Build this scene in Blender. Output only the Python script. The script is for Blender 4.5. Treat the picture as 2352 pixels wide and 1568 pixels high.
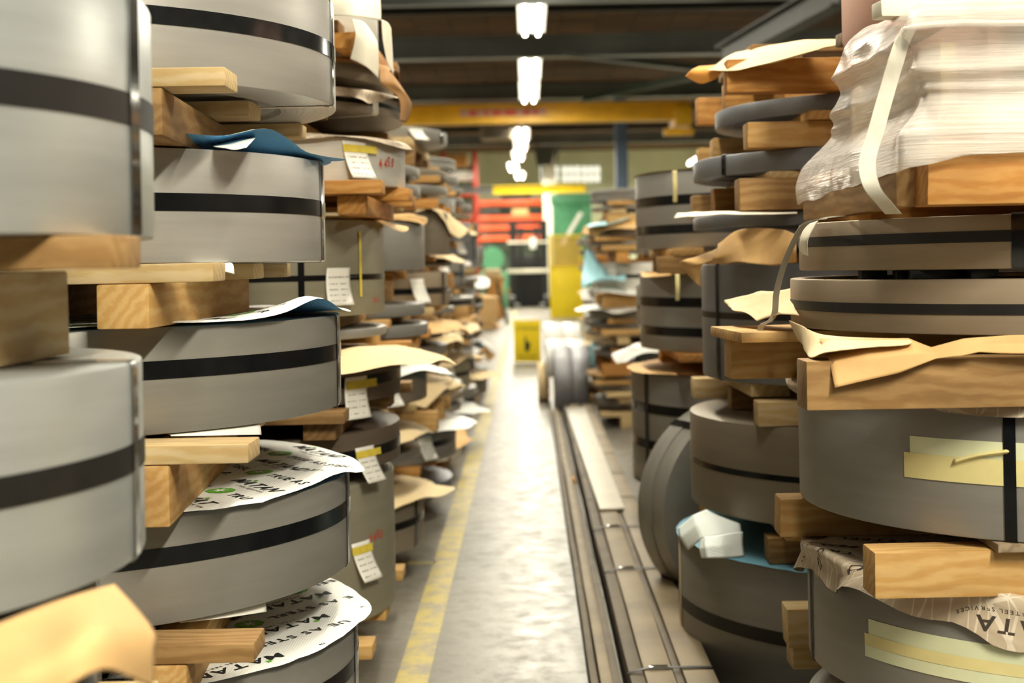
import bpy, bmesh, math, random
from mathutils import Vector, Matrix, noise
for _o in list(bpy.data.objects): bpy.data.objects.remove(_o)
scn = bpy.context.scene; COL = scn.collection
rnd = random.Random(7)
PI = math.pi

# ---------------------------------------------------------------- camera
F = 50/36*2352; CX, CY, H, ROLL = 1214, 605, 1.2, math.radians(1.1)
cam_d = bpy.data.cameras.new('camera'); cam = bpy.data.objects.new('camera', cam_d); COL.objects.link(cam)
cam_d.lens = 50; cam_d.sensor_width = 36; cam_d.sensor_fit = 'HORIZONTAL'
cam_d.shift_x = -(CX-1176)/2352; cam_d.shift_y = -(784-CY)/2352
cr, sr = math.cos(ROLL), math.sin(ROLL)
cam.matrix_world = Matrix(((cr, sr, 0, 0), (0, 0, -1, 0), (-sr, cr, 0, H), (0, 0, 0, 1)))
cam_d.dof.use_dof = True; cam_d.dof.focus_distance = 2.75; cam_d.dof.aperture_fstop = 3.4; cam_d.dof.aperture_blades = 8
cam_d.clip_end = 200
scn.camera = cam
def ab(px, py):
    u, v = px-CX, CY-py
    return (u*cr+v*sr)/F, (-u*sr+v*cr)/F
def P(px, py, Y):
    a, b = ab(px, py); return Vector((a*Y, Y, H+b*Y))
def PF(px, py, z=0.0):
    a, b = ab(px, py); Y = (z-H)/b; return Vector((a*Y, Y, z))
# ---------------------------------------------------------------- world and lights
w = bpy.data.worlds.new('world'); scn.world = w; w.use_nodes = True
w.node_tree.nodes['Background'].inputs[0].default_value = (1.0, 0.93, 0.80, 1)
w.node_tree.nodes['Background'].inputs[1].default_value = 0.02
scn.view_settings.view_transform = 'Standard'; scn.view_settings.look = 'None'
scn.view_settings.exposure = 0.6; scn.view_settings.gamma = 1.0; scn.view_settings.use_curve_mapping = False
LIGHTCOL = (1.0, 0.945, 0.78)
# (x, y, z, watts) of every fluorescent strip fixture; the aisle row first
FIX = [(0.42, 1.2, 3.85, 24), (0.30, 4.2, 3.85, 62), (0.2, 8.0, 3.85, 66), (0.12, 11.6, 3.85, 66), (0.085, 15.2, 3.85, 74),
       (0.07, 19.4, 3.85, 70), (0.06, 22.0, 3.85, 70), (-0.08, 28.7, 3.80, 80), (-0.12, 31.3, 3.80, 80), (-0.2, 34.2, 3.80, 80), (-0.36, 37.6, 3.76, 80), (-.2, 40.3, 3.70, 80),
       (1.5, -1.3, 3.85, 310), (0.9, -4.2, 3.85, 60), (5.2, 8.0, 3.9, 50), (-3.6, 6.0, 3.9, 50), (-3.6, 14.0, 3.9, 60),  # after those behind the camera: unseen side lamps added in place of ambient light
       (5.6, 17.0, 3.9, 60), (-3.6, 24.0, 3.9, 90), (5.5, 27.0, 3.9, 110), (5.5, 40.0, 3.9, 420), (4.6, 38.5, 3.9, 500), (-3.2, 35.0, 3.9, 110), (-3.5, 38.5, 3.9, 700)]  # more unseen side lamps; the strongest are added to brighten the far wall

# ---------------------------------------------------------------- helpers
def lin(h):
    h = h.lstrip('#'); c = [int(h[i:i+2], 16)/255 for i in (0, 2, 4)]
    return tuple(((x+.055)/1.055)**2.4 if x > .04045 else x/12.92 for x in c)+(1,)
class NT:
    def __init__(s, name):
        s.m = bpy.data.materials.new(name); s.m.use_nodes = True; s.t = s.m.node_tree; s.b = s.t.nodes['Principled BSDF']
    def n(s, typ, **kw):
        x = s.t.nodes.new('ShaderNode'+typ)
        for k, v in kw.items():
            if k[0] == '_': x.inputs[k[1:].replace('_', ' ')].default_value = v
            else: setattr(x, k, v)
        return x
    def l(s, a, b): s.t.links.new(a, b)
    def coord(s, scale=(1, 1, 1), rand=0.0, kind='Object'):
        tc = s.n('TexCoord'); mp = s.n('Mapping'); mp.inputs['Scale'].default_value = scale; s.l(tc.outputs[kind], mp.inputs[0])
        if rand:
            oi = s.n('ObjectInfo'); mu = s.n('Math', operation='MULTIPLY'); mu.inputs[1].default_value = rand
            s.l(oi.outputs['Random'], mu.inputs[0]); s.l(mu.outputs[0], mp.inputs['Location'])
        return mp.outputs[0]
    def ramp(s, fac, stops):
        r = s.n('ValToRGB'); e = r.color_ramp.elements
        while len(e) < len(stops): e.new(.5)
        for i, (p, c) in enumerate(stops): e[i].position = p; e[i].color = c
        s.l(fac, r.inputs[0]); return r.outputs[0]
    def bump(s, h, strength=.2, dist=.01):
        b = s.n('Bump'); b.inputs['Strength'].default_value = strength; b.inputs['Distance'].default_value = dist
        s.l(h, b.inputs['Height']); s.l(b.outputs[0], s.b.inputs['Normal'])
def setp(n, color=None, rough=.5, metal=0, **kw):
    if color: n.b.inputs['Base Color'].default_value = color
    n.b.inputs['Roughness'].default_value = rough; n.b.inputs['Metallic'].default_value = metal
    for k, v in kw.items(): n.b.inputs[k.replace('_', ' ')].default_value = v
M = {}
def plain(name, hexc, rough=.5, metal=0, var=.12, scale=6, **kw):
    n = NT(name); c = lin(hexc); setp(n, c, rough, metal, **kw)
    if var:
        no = n.n('TexNoise', _Scale=scale, _Detail=4.0); n.l(n.coord(), no.inputs[0])
        d = tuple(x*(1-var) for x in c[:3])+(1,); e = tuple(min(1, x*(1+var)) for x in c[:3])+(1,)
        n.l(n.ramp(no.outputs[0], [(.35, d), (.65, e)]), n.b.inputs['Base Color'])
    M[name] = n.m; return n.m
def steel(name, hexc, rough=.42, metal=.55, cloud=.08):
    n = NT(name); c = lin(hexc); setp(n, c, rough, metal)
    v = n.coord((1.2, 1.2, 14), rand=9); no = n.n('TexNoise', _Scale=2.2, _Detail=5.0, _Roughness=.6); n.l(v, no.inputs[0])
    d = tuple(x*(1-cloud) for x in c[:3])+(1,); e = tuple(x*(1+cloud) for x in c[:3])+(1,)
    n.l(n.ramp(no.outputs[0], [(.3, d), (.7, e)]), n.b.inputs['Base Color'])
    # concentric edges of the wound wraps: depend on radius only, so they show on the end faces
    rr = n.n('TexWave', wave_type='RINGS', rings_direction='Z', _Scale=24.0, _Distortion=.25); n.l(n.coord(), rr.inputs[0])
    n2 = n.n('TexNoise', _Scale=380.0, _Detail=2.0); n.l(n.coord((1, 1, 1)), n2.inputs[0])
    ad = n.n('Math', operation='MULTIPLY_ADD'); ad.inputs[1].default_value = .12; n.l(n2.outputs[0], ad.inputs[0]); n.l(rr.outputs[1], ad.inputs[2])
    n.bump(ad.outputs[0], .25, .0015)
    M[name] = n.m
def wood(name, h1, h2, h3, rough=.75):
    n = NT(name); setp(n, lin(h1), rough)
    v = n.coord((.28, 1, 1), rand=11)
    wv = n.n('TexWave', wave_type='RINGS', rings_direction='X', _Scale=16.0, _Distortion=11.0, _Detail=4.0, _Detail_Scale=.8, _Detail_Roughness=.6); n.l(v, wv.inputs[0])
    no = n.n('TexNoise', _Scale=9.0, _Detail=6.0, _Roughness=.65); n.l(v, no.inputs[0])
    big = n.n('TexNoise', _Scale=2.5, _Detail=2.0); n.l(n.coord((1, 1.5, 1.5), rand=23), big.inputs[0])
    c1 = n.ramp(wv.outputs[1], [(.1, lin(h1)), (.85, lin(h2))])
    c2 = n.ramp(no.outputs[0], [(.34, lin(h3)), (.62, (1, 1, 1, 1))])
    mx = n.n('MixRGB', blend_type='MULTIPLY'); mx.inputs[0].default_value = .38; n.l(c1, mx.inputs[1]); n.l(c2, mx.inputs[2])
    c3 = n.ramp(big.outputs[0], [(.4, (.62, .58, .52, 1)), (.62, (1, 1, 1, 1))])
    mx2 = n.n('MixRGB', blend_type='MULTIPLY'); mx2.inputs[0].default_value = .6; n.l(mx.outputs[0], mx2.inputs[1]); n.l(c3, mx2.inputs[2])
    n.l(mx2.outputs[0], n.b.inputs['Base Color']); n.bump(no.outputs[0], .35, .003)
    M[name] = n.m
steel('steel_satin', '#8e8d90', .5, .5); steel('steel_light', '#b9b6b0', .40, .45); steel('steel_bright', '#c2c6c4', .34, .6); steel('steel_mid', '#98958d', .42, .45)
steel('steel_grey', '#8f8c86', .42, .35); steel('steel_taupe', '#8a7f6f', .5, .35); steel('steel_warm', '#a08f78', .5, .35)
steel('steel_blue', '#7d8086', .42, .4); steel('steel_brown', '#6f6152', .5, .3); steel('steel_white', '#cfccc2', .5, .15)
steel('steel_olive', '#97927e', .5, .3)
wood('pine', '#d8b273', '#cb9f5b', '#9c7440'); wood('pine_pale', '#dcc598', '#d0b37c', '#a88a58'); wood('pine_brown', '#a98552', '#96713f', '#6b4a28')
wood('pine_orange', '#cf9a50', '#bf8439', '#8f5c2a'); wood('wood_grey', '#a8957a', '#8d7a60', '#5a4a36')
plain('band_black', '#1b1d20', .22, .5, .25, 20); plain('band_dull', '#1c1a18', .5, .1, .2, 20)
plain('band_shiny', '#9a9a98', .12, .95, .1, 30); plain('band_dark_shiny', '#55585c', .15, .9, .15, 30)
plain('strap_poly', '#cfcabb', .35, 0, .1, 30, Transmission_Weight=.15); plain('strap_grey', '#9a9384', .5, 0, .1)
plain('tape_green', '#d6d9b4', .55, 0, .05, 12); plain('tape_yellow', '#dccf92', .5, 0, .06, 12); plain('tape_lemon', '#e0c84a', .5, 0, .1, 30)
plain('card', '#c6b58f', .8); plain('paper_white', '#efece2', .75, 0, .03); plain('paper_cream', '#e8e0cc', .8, 0, .05)
plain('ink', '#14161a', .6, 0, 0); plain('ink_green', '#5fae1e', .5, 0, 0); plain('ink_white', '#f2f1ea', .6, 0, 0)
plain('ink_grey', '#66645e', .8, 0, 0); plain('ink_red', '#c8442c', .8, 0, 0); plain('ink_brown', '#3c3128', .8, 0, 0)
plain('paint_yellow', '#ecd01c', .4, 0, .06, 3); plain('paint_amber', '#e2ac14', .45, 0, .1, 3); plain('paint_orange', '#d9501f', .45, 0, .1, 3)
plain('paint_red', '#b83a22', .45, 0, .1, 3); plain('paint_green', '#4f8f68', .5, 0, .1, 3); plain('paint_darkgreen', '#3a4a38', .5, 0, .1)
plain('paint_bluegrey', '#5c6c80', .5, 0, .1, 2); plain('paint_beam', '#6d706a', .4, .1, .15, 1.5); plain('black_metal', '#1d1e1f', .45, .3, .2, 8)
plain('rubber', '#151515', .8, 0, 0); plain('grey_metal', '#8b8b88', .4, .4, .1, 4); plain('heater', '#a89a86', .6, 0, .08, 3)
plain('box_pink', '#c79a86', .8, 0, .06, 4); plain('cyan_cloth', '#9fd0da', .6, 0, .05, 4); plain('white_gloss', '#f2f1ec', .3, 0, .02, 4)
plain('pipe_dark', '#3b3a33', .6, 0, .1); plain('duct', '#34332a', .6, 0, .15)
plain('bar_wrap', '#7d6e55', .6, .1, .18, 5); plain('bar_edge', '#5a4e3b', .65, .1, .2, 8); plain('plate_steel', '#bdb7a8', .32, .6, .06, 4)

def paper(name, h, crumple=.35, rough=.75, trans=.0, scale=7):
    n = NT(name); setp(n, lin(h), rough); v = n.coord(rand=5)
    no = n.n('TexNoise', _Scale=float(scale), _Detail=4.0, _Roughness=.55, _Distortion=.4); n.l(v, no.inputs[0])
    c = lin(h); n.l(n.ramp(no.outputs[0], [(.35, tuple(x*.9 for x in c[:3])+(1,)), (.65, c)]), n.b.inputs['Base Color'])
    n.bump(no.outputs[0], crumple, .012); M[name] = n.m; return n
paper('kraft', '#d3aa70'); paper('kraft_pale', '#dfc79a'); paper('kraft_dark', '#9c7343'); paper('kraft_orange', '#d8923c', .5)
def film(name, top, under, grid=False):
    n = NT(name); setp(n, None, .5); v = n.coord((1, 1, 1))
    g = n.n('NewGeometry'); mx = n.n('MixRGB'); mx.inputs[1].default_value = lin(top); mx.inputs[2].default_value = lin(under)
    n.l(g.outputs['Backfacing'], mx.inputs[0]); out = mx.outputs[0]
    wx = n.n('TexWave', bands_direction='X', _Scale=60.0, _Distortion=.6); wy = n.n('TexWave', bands_direction='Y', _Scale=60.0, _Distortion=.6)
    n.l(v, wx.inputs[0]); n.l(v, wy.inputs[0])
    ad = n.n('Math', operation='ADD'); n.l(wx.outputs[1], ad.inputs[0]); n.l(wy.outputs[1], ad.inputs[1])
    cr_ = n.n('TexNoise', _Scale=9.0, _Detail=3.0, _Distortion=.6); n.l(v, cr_.inputs[0])
    ad2 = n.n('Math', operation='MULTIPLY_ADD'); ad2.inputs[1].default_value = 9.0; n.l(cr_.outputs[0], ad2.inputs[0]); n.l(ad.outputs[0], ad2.inputs[2])
    n.bump(ad2.outputs[0] if not grid else cr_.outputs[0], .22 if not grid else .5, .0016 if not grid else .02)
    if grid:
        mp = n.n('Mapping'); mp.inputs['Rotation'].default_value = (0, 0, .785); n.l(v, mp.inputs[0]); cur = None
        for dr, src in (('X', mp.outputs[0]), ('Y', mp.outputs[0]), ('Y', v)):
            wv = n.n('TexWave', bands_direction=dr, _Scale=9.0, _Distortion=0.0); n.l(src, wv.inputs[0])
            t = n.n('Math', operation='GREATER_THAN'); t.inputs[1].default_value = .985; n.l(wv.outputs[1], t.inputs[0])
            if cur: m_ = n.n('Math', operation='MAXIMUM'); n.l(cur, m_.inputs[0]); n.l(t.outputs[0], m_.inputs[1]); cur = m_.outputs[0]
            else: cur = t.outputs[0]
        sc = n.n('Math', operation='MULTIPLY'); sc.inputs[1].default_value = .6; n.l(cur, sc.inputs[0])
        m3 = n.n('MixRGB'); m3.inputs[2].default_value = lin('#e2d6c4'); n.l(out, m3.inputs[1]); n.l(sc.outputs[0], m3.inputs[0]); out = m3.outputs[0]
    n.l(out, n.b.inputs['Base Color']); M[name] = n.m
film('film_white', '#e9e8e2', '#69aee6'); film('film_blue', '#3f86c8', '#e9e8e2'); film('film_grid', '#b7a68e', '#9a8a74', True)
film('film_cyan', '#e4ebe6', '#6fb4cc'); film('film_cyan_up', '#6a9fb2', '#e4ebe6')

def tag(o, label=None, cat=None, group=None, kind=None):
    if label: o['label'] = label
    if cat: o['category'] = cat
    if group: o['group'] = group
    if kind: o['kind'] = kind
    return o
def empty(name, loc, rz=0, label=None, cat=None, group=None):
    o = bpy.data.objects.new(name, None); COL.objects.link(o); o.location = loc; o.rotation_euler.z = rz; o.empty_display_size = .05
    return tag(o, label, cat, group)
def mk(name, bm, mat, parent=None, loc=(0, 0, 0), rot=(0, 0, 0), smooth=True, ang=35):
    me = bpy.data.meshes.new(name)
    if isinstance(bm, tuple): me.from_pydata(bm[0], [], bm[1]); me.validate()
    else: bm.to_mesh(me); bm.free()
    if smooth:
        me.shade_smooth(); me.set_sharp_from_angle(angle=math.radians(ang))
    me.materials.append(M[mat] if isinstance(mat, str) else mat)
    o = bpy.data.objects.new(name, me); COL.objects.link(o); o.location = loc; o.rotation_euler = rot
    if parent: o.parent = parent
    return o
def box(bm, c, s, rz=0, rx=0, ry=0, bev=0):
    r = bmesh.ops.create_cube(bm, size=1); vs = r['verts']
    bmesh.ops.scale(bm, vec=s, verts=vs)
    mt = Matrix.Translation(c) @ Matrix.Rotation(rz, 4, 'Z') @ Matrix.Rotation(ry, 4, 'Y') @ Matrix.Rotation(rx, 4, 'X')
    bmesh.ops.transform(bm, matrix=mt, verts=vs)
    if bev:
        es = list({e for v in vs for e in v.link_edges}); bmesh.ops.bevel(bm, geom=es, offset=bev, segments=2, affect='EDGES', profile=.6)
    return bm
def bx(name, c, s, mat, parent=None, bev=.003, rz=0, rx=0, ry=0):
    """box mesh with its own origin at its centre"""
    return mk(name, box(bmesh.new(), (0, 0, 0), s, bev=bev), mat, parent, c, (rx, ry, rz))
def cyl(bm, p, q, r, seg=20, r2=None):
    p, q = Vector(p), Vector(q); d = q-p
    rr = bmesh.ops.create_cone(bm, cap_ends=True, segments=seg, radius1=r, radius2=r if r2 is None else r2, depth=d.length)
    bmesh.ops.transform(bm, matrix=Matrix.Translation((p+q)/2) @ d.to_track_quat('Z', 'Y').to_matrix().to_4x4(), verts=rr['verts'])
    return bm
def plank(name, L, W, T, mat, parent, loc, rz=0, warp=.0, rough_end=True, ry=0):
    """sawn board along local X"""
    bm = bmesh.new(); box(bm, (0, 0, 0), (L, W, T), bev=min(.004, T*.12))
    es = [e for e in bm.edges if abs(e.verts[0].co.x-e.verts[1].co.x) > L*.5]
    bmesh.ops.subdivide_edges(bm, edges=es, cuts=9, use_grid_fill=True)
    s = rnd.uniform(0, 50)
    for v in bm.verts:
        n = noise.noise_vector(Vector((v.co.x*3+s, v.co.y*8, v.co.z*8+s)))
        v.co += Vector((n.x*.004 if abs(v.co.x) > L*.49 else 0, n.y*.0012, n.z*.0008))
    return mk(name, bm, mat, parent, loc, (0, ry, rz))
def coil_bm(R, r, h, seg=160, bev=.0035, tele=0):
    prof = [(r, 0), (R-bev, 0), (R-.3*bev, .3*bev), (R, bev), (R, h-bev), (R-.3*bev, h-.3*bev), (R-bev, h)]
    if tele:   # wraps near the rim stand slightly proud of the inner ones
        prof = [(r, tele*.2), (R*.78, tele*.3), (R*.8, 0)] + prof[1:] + [(R*.93, h), (R*.92, h-tele*.25), (R*.7, h-tele*.3), (R*.69, h-tele*.6)]
    prof += [(r, h if not tele else h-tele*.6)]
    vs, fs = [], []
    n = len(prof)
    for i in range(seg):
        t = 2*PI*i/seg; c, s = math.cos(t), math.sin(t)
        vs += [(p[0]*c, p[0]*s, p[1]) for p in prof]
    for i in range(seg):
        j = (i+1) % seg
        for k in range(n):
            l = (k+1) % n; fs.append((i*n+k, j*n+k, j*n+l, i*n+l))
    return vs, fs
def ring_bm(R, t, z0, z1, a0=0, a1=2*PI, seg=160):
    full = abs(a1-a0-2*PI) < 1e-6; m = seg if full else seg+1
    vs, fs = [], []
    for i in range(m):
        a = a0+(a1-a0)*i/seg; c, s = math.cos(a), math.sin(a)
        for rr, z in ((R, z0), (R+t, z0), (R+t, z1), (R, z1)): vs.append((rr*c, rr*s, z))
    for i in range(seg):
        j = (i+1) % m
        for k in range(4):
            l = (k+1) % 4; fs.append((i*4+k, j*4+k, j*4+l, i*4+l))
    if not full: fs += [(3, 2, 1, 0), tuple(seg*4+k for k in range(4))]
    return vs, fs
def ribbon(path, wdir, width, t=.0012):
    """flat strap of some thickness swept along path; wdir = direction of its width"""
    vs, fs = [], []; n = len(path); wd = Vector(wdir).normalized()
    for i, p in enumerate(path):
        p = Vector(p); d = (Vector(path[min(i+1, n-1)])-Vector(path[max(i-1, 0)])).normalized(); nn = d.cross(wd).normalized()
        for a, b in ((-.5, 0), (.5, 0), (.5, 1), (-.5, 1)): vs.append(tuple(p+wd*a*width+nn*b*t))
    for i in range(n-1):
        for k in range(4):
            l = (k+1) % 4; fs.append((i*4+k, i*4+l, i*4+4+l, i*4+4+k))
    fs += [(3, 2, 1, 0), tuple((n-1)*4+k for k in range(4))]
    return vs, fs
def smooth_path(pts, k=8):
    out = []; n = len(pts); pts = [Vector(p) for p in pts]
    for i in range(n-1):
        p0, p1, p2, p3 = pts[max(i-1, 0)], pts[i], pts[i+1], pts[min(i+2, n-1)]
        for j in range(k):
            t = j/k; out.append(.5*((2*p1)+(p2-p0)*t+(2*p0-5*p1+4*p2-p3)*t*t+(3*p1-p0-3*p2+p3)*t**3))
    out.append(pts[-1]); return out
def lin_path(pts, k=8):
    return [Vector(pts[i]).lerp(Vector(pts[i+1]), j/k) for i in range(len(pts)-1) for j in range(k)]+[Vector(pts[-1])]
def grid_sheet(rows, sub=7, thick=.0012, crump=.004, seed=0, cscale=9, lin_=False):
    """rows of control points -> smooth crumpled sheet with thickness"""
    sp = lin_path if lin_ else smooth_path
    a = [sp(r, sub) for r in rows]; m = len(a[0])
    cols = [sp([a[i][j] for i in range(len(a))], sub) for j in range(m)]
    n = len(cols[0]); pts = []
    for j in range(m):
        for i in range(n):
            p = cols[j][i]; pts.append(p+noise.noise_vector(p*cscale+Vector((seed, seed, 0)))*crump)
    cen = sum(pts, Vector())/len(pts); fs = []
    for j in range(m-1):
        for i in range(n-1): fs.append((j*n+i, j*n+i+1, (j+1)*n+i+1, (j+1)*n+i))
    return [tuple(p-cen) for p in pts], fs, cen
def sheet(name, rows, mat, label, cat='paper', group=None, parent=None, **kw):
    vs, fs, cen = grid_sheet(rows, **kw)
    o = mk(name, (vs, fs), mat, parent, cen if not parent else cen, ang=180)
    sd = o.modifiers.new('thickness', 'SOLIDIFY'); sd.thickness = .0015; sd.offset = 0
    if not parent: tag(o, label, cat, group)
    return o
# lettering: glyph outlines of the built-in font turned to mesh
_gl = {}
def glyph(ch):
    if ch in _gl: return _gl[ch]
    cu = bpy.data.curves.new('g', 'FONT'); cu.body = ch; cu.size = 1; cu.resolution_u = 2; cu.offset = .022
    o = bpy.data.objects.new('g', cu); COL.objects.link(o); dg = bpy.context.evaluated_depsgraph_get()
    me = bpy.data.meshes.new_from_object(o.evaluated_get(dg))
    vs = [tuple(v.co) for v in me.vertices]; fs = [tuple(p.vertices) for p in me.polygons]
    bpy.data.objects.remove(o); bpy.data.curves.remove(cu); bpy.data.meshes.remove(me)
    wd = (max(v[0] for v in vs)-min(v[0] for v in vs)) if vs else .3
    x0 = min(v[0] for v in vs) if vs else 0
    _gl[ch] = ([(v[0]-x0, v[1], 0) for v in vs], fs, wd); return _gl[ch]
def letters(text, size, stretch=1.25, shear=.22, gap=.12, centre=False):
    """list of (verts, faces, centre_x) per character in the plane"""
    out = []; x = 0
    for ch in text:
        if ch == ' ': x += .35*size*stretch; continue
        vs, fs, wd = glyph(ch)
        out.append(([((v[0]*stretch+v[1]*shear)*size+x, v[1]*size) for v in vs], fs, x+wd*size*stretch/2)); x += (wd*stretch+gap)*size
    if centre: out = [([(a-x/2, b) for a, b in vs], fs, c-x/2) for vs, fs, c in out]
    return out, x
def flat_text(name, text, size, mat, parent, origin, ux, uy, centre=True, **kw):
    """text on a flat surface spanned by ux, uy at origin (parent space)"""
    V, Fc = [], []; o, ux, uy = Vector(origin), Vector(ux).normalized(), Vector(uy).normalized()
    for vs, fs, cx in letters(text, size, centre=centre, **kw)[0]:
        b = len(V); V += [tuple(o+ux*a+uy*c) for a, c in vs]; Fc += [tuple(i+b for i in f) for f in fs]
    return mk(name, (V, Fc), mat, parent, smooth=False)

# ---------------------------------------------------------------- stack machinery
ORD = ['top', 'second', 'third', 'fourth', 'fifth', 'sixth', 'seventh', 'eighth', 'ninth', 'tenth', 'eleventh', 'twelfth', 'thirteenth', 'fourteenth',
       'fifteenth', 'sixteenth', 'seventeenth', 'eighteenth', 'nineteenth', 'twentieth']
STACKS = []
class Stack:
    def __init__(s, cx, cy, phrase, seen=True): s.cx, s.cy, s.phrase = cx, cy, phrase; s.it = []; STACKS.append(s)
    def hit(s, R, px, py):
        a, b = ab(px, py); A = 1+a*a; B = -2*(a*s.cx+s.cy); C = s.cx**2+s.cy**2-R*R; d = B*B-4*A*C
        Y = (-B-math.sqrt(max(d, 0)))/(2*A); return Vector((a*Y, Y, H+b*Y))
    def z(s, R, px, py): return s.hit(R, px, py).z
    def th(s, R, px, py=605): h = s.hit(R, px, py); return math.atan2(h.y-s.cy, h.x-s.cx)
    def tan(s, px, py): a, b = ab(px, py); return abs(s.cx-a*s.cy)/math.sqrt(1+a*a)
    def add(s, o, z, kind, look, cat): s.it.append((z, o, kind, look)); tag(o, None, cat, '%ss in the %s' % (kind, s.phrase))
def finish_labels():
    for s in STACKS:
        by = {}
        for it in s.it: by.setdefault(it[2], []).append(it)
        for k, v in by.items():
            v.sort(key=lambda i: -i[0])
            for n, (z, o, kind, look) in enumerate(v):
                if len(v) == 1: o['label'] = '%s %s in the %s' % (look, kind, s.phrase)
                elif n == 0: o['label'] = '%s %s, topmost in the %s' % (look, kind, s.phrase)
                else: o['label'] = '%s %s, %s from top in the %s' % (look, kind, ORD[n], s.phrase)
LOOK = dict(steel_light='light grey steel', steel_bright='bright bluish grey steel', steel_mid='grey steel', steel_grey='dull grey steel', steel_taupe='taupe steel',
            steel_warm='tan grey steel', steel_blue='blue grey steel', steel_brown='brown steel', steel_white='whitish steel', steel_olive='olive grey steel')
def coil(S, z0, z1, R, mat='steel_mid', bands=((.5, .032),), bmat='band_black', vs=(), vmat='band_dark_shiny', vw=.03, dx=0, dy=0, r=.254, tele=0, seg=160, look='', clip=False):
    root = empty('steel_coil', (S.cx+dx, S.cy+dy, z0)); h = z1-z0
    bb = mk('coil_body', coil_bm(R, r, h, seg, tele=tele), mat, root)
    for f, wd in bands:
        zc = h*f; mk('band', ring_bm(R+.0004, .0012, zc-wd/2, zc+wd/2, seg=seg), bmat, root)
    for i, t in enumerate(vs):
        c, s = math.cos(t), math.sin(t); o = .0022; RR = R+o
        pts = [(r+.01, h+o)]+[(R-.012, h+o), (RR-.004, h+o-.0005), (RR, h-.005), (RR, h*.5), (RR, .005), (RR-.004, -o+.0008), (R-.02, -o+.0012), (r+.05, -o+.0012)]
        mk('strap', ribbon([(a*c, a*s, z) for a, z in pts], (-s, c, 0), vw, .0012), vmat, root, ang=60)
        if clip:
            mk('buckle', ribbon([((RR+.0022)*c, (RR+.0022)*s, h*.5+d) for d in (-.03, .03)], (-s, c, 0), vw+.008, .0025), 'band_shiny', root)
    n = len(bands); nm = {0: '', 1: 'black banded ', 2: 'twice banded '}[min(n, 2)]
    S.add(root, z0, 'coil', ('' if look else nm)+(look or LOOK.get(mat, 'grey steel')), 'coil')
    return root
def skid(S, z0, z1, kind, strs, decks, mats=('pine', 'pine_pale'), sw=.089, dt=.038, dw=.11, look='pine', name='skid', srot=0):
    g = z1-z0; e = .0008
    root = empty('wooden_skid', (S.cx, S.cy, z0))
    dt = min(dt, g*.42) if decks else 0; st = g-dt
    ls = lambda x, y, z: (x-S.cx, y-S.cy, z)
    for i, (p, a, b) in enumerate(strs):
        L = b-a; m = mats[0] if isinstance(mats[0], str) else mats[0][i % len(mats[0])]
        if kind == 'Y': plank('stringer', L, sw, st-2*e, m, root, ls(p-math.sin(srot)*L/2, (a+b)/2, st/2), PI/2+srot+rnd.uniform(-.01, .01))
        else: plank('stringer', L, sw, st-2*e, m, root, ls((a+b)/2, p, st/2), rnd.uniform(-.01, .01))
    for i, (p, a, b) in enumerate(decks):
        L = b-a; m = mats[1] if isinstance(mats[1], str) else mats[1][i % len(mats[1])]
        if kind == 'Y': plank('deck_board', L, dw, dt-2*e, m, root, ls((a+b)/2, p, st+dt/2), rnd.uniform(-.015, .015))
        else: plank('deck_board', L, dw, dt-2*e, m, root, ls(p, (a+b)/2, st+dt/2), PI/2+rnd.uniform(-.015, .015))
    S.add(root, z0, 'skid', look, 'skid')
    return root
class Disc:
    """loose round sheet laid over a coil: wavy outline, bumps near the rim, drooping overhang"""
    def __init__(s, R, over=.03, var=.5, droop=.5, amp=.006, bumps=(), seed=1, fq=2.2, square=None, lobes=()):
        s.R, s.over, s.var, s.droop, s.amp, s.bumps, s.seed, s.fq, s.square, s.lobes = R, over, var, droop, amp, bumps, seed, fq, square, lobes
    def nz(s, a, k, f): return noise.noise(Vector((math.cos(a)*f, math.sin(a)*f, s.seed*3.7+k)))
    def out(s, a):
        o = s.R+s.over*(1+s.var*s.nz(a, 0, s.fq)*2)+.004*s.nz(a, 5, 14)
        for t, wd, e in s.lobes: d = (a-t+PI) % (2*PI)-PI; o += e*math.exp(-(d/wd)**2)
        if s.square: q = a-s.square[1]; o = min(o+.1, s.square[0]/max(abs(math.cos(q)), abs(math.sin(q))))
        return max(o, s.R*.9)
    def at(s, rr, a):
        """sheet arc position (rr, a) -> point; z from the coil top"""
        k = min(1, max(0, (rr/s.R-.6)/.4)); z = .0034+s.amp*k*k*(.6+s.nz(a, 1, 3.2))*.6
        for t, wd, hgt in s.bumps:
            d = (a-t+PI) % (2*PI)-PI; z += hgt*math.exp(-(d/wd)**2)*k**2
        x = rr
        if rr > s.R:
            t = rr-s.R; ang = s.droop*(1+1.1*s.nz(a, 2, 3.0)); ang = max(-.3, min(1.45, ang)); q = min(1, t/.03)
            x = s.R+t*math.cos(ang*q); z -= t*math.sin(ang*q)*q*.9
        return Vector((x*math.cos(a), x*math.sin(a), z))
    def xy(s, x, y, up=.0): p = s.at(math.hypot(x, y), math.atan2(y, x)); p.z += up; return p
    def mesh(s, seg=144):
        vs, fs = [(0, 0, .0034)], []
        rads = [.3, .5, .6, .68, .75, .81, .87, .92, .96, 1.0]; no = 7
        for i in range(seg):
            a = 2*PI*i/seg; o = s.out(a)
            for q in rads: vs.append(tuple(s.at(min(q*s.R, o*.99*q), a)))
            for j in range(1, no+1): vs.append(tuple(s.at(s.R+(o-s.R)*j/no, a)))
        n = len(rads)+no
        for i in range(seg):
            j = (i+1) % seg; fs.append((0, 1+i*n, 1+j*n))
            for k in range(n-1): fs.append((1+i*n+k, 1+i*n+k+1, 1+j*n+k+1, 1+j*n+k))
        return vs, fs
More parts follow.
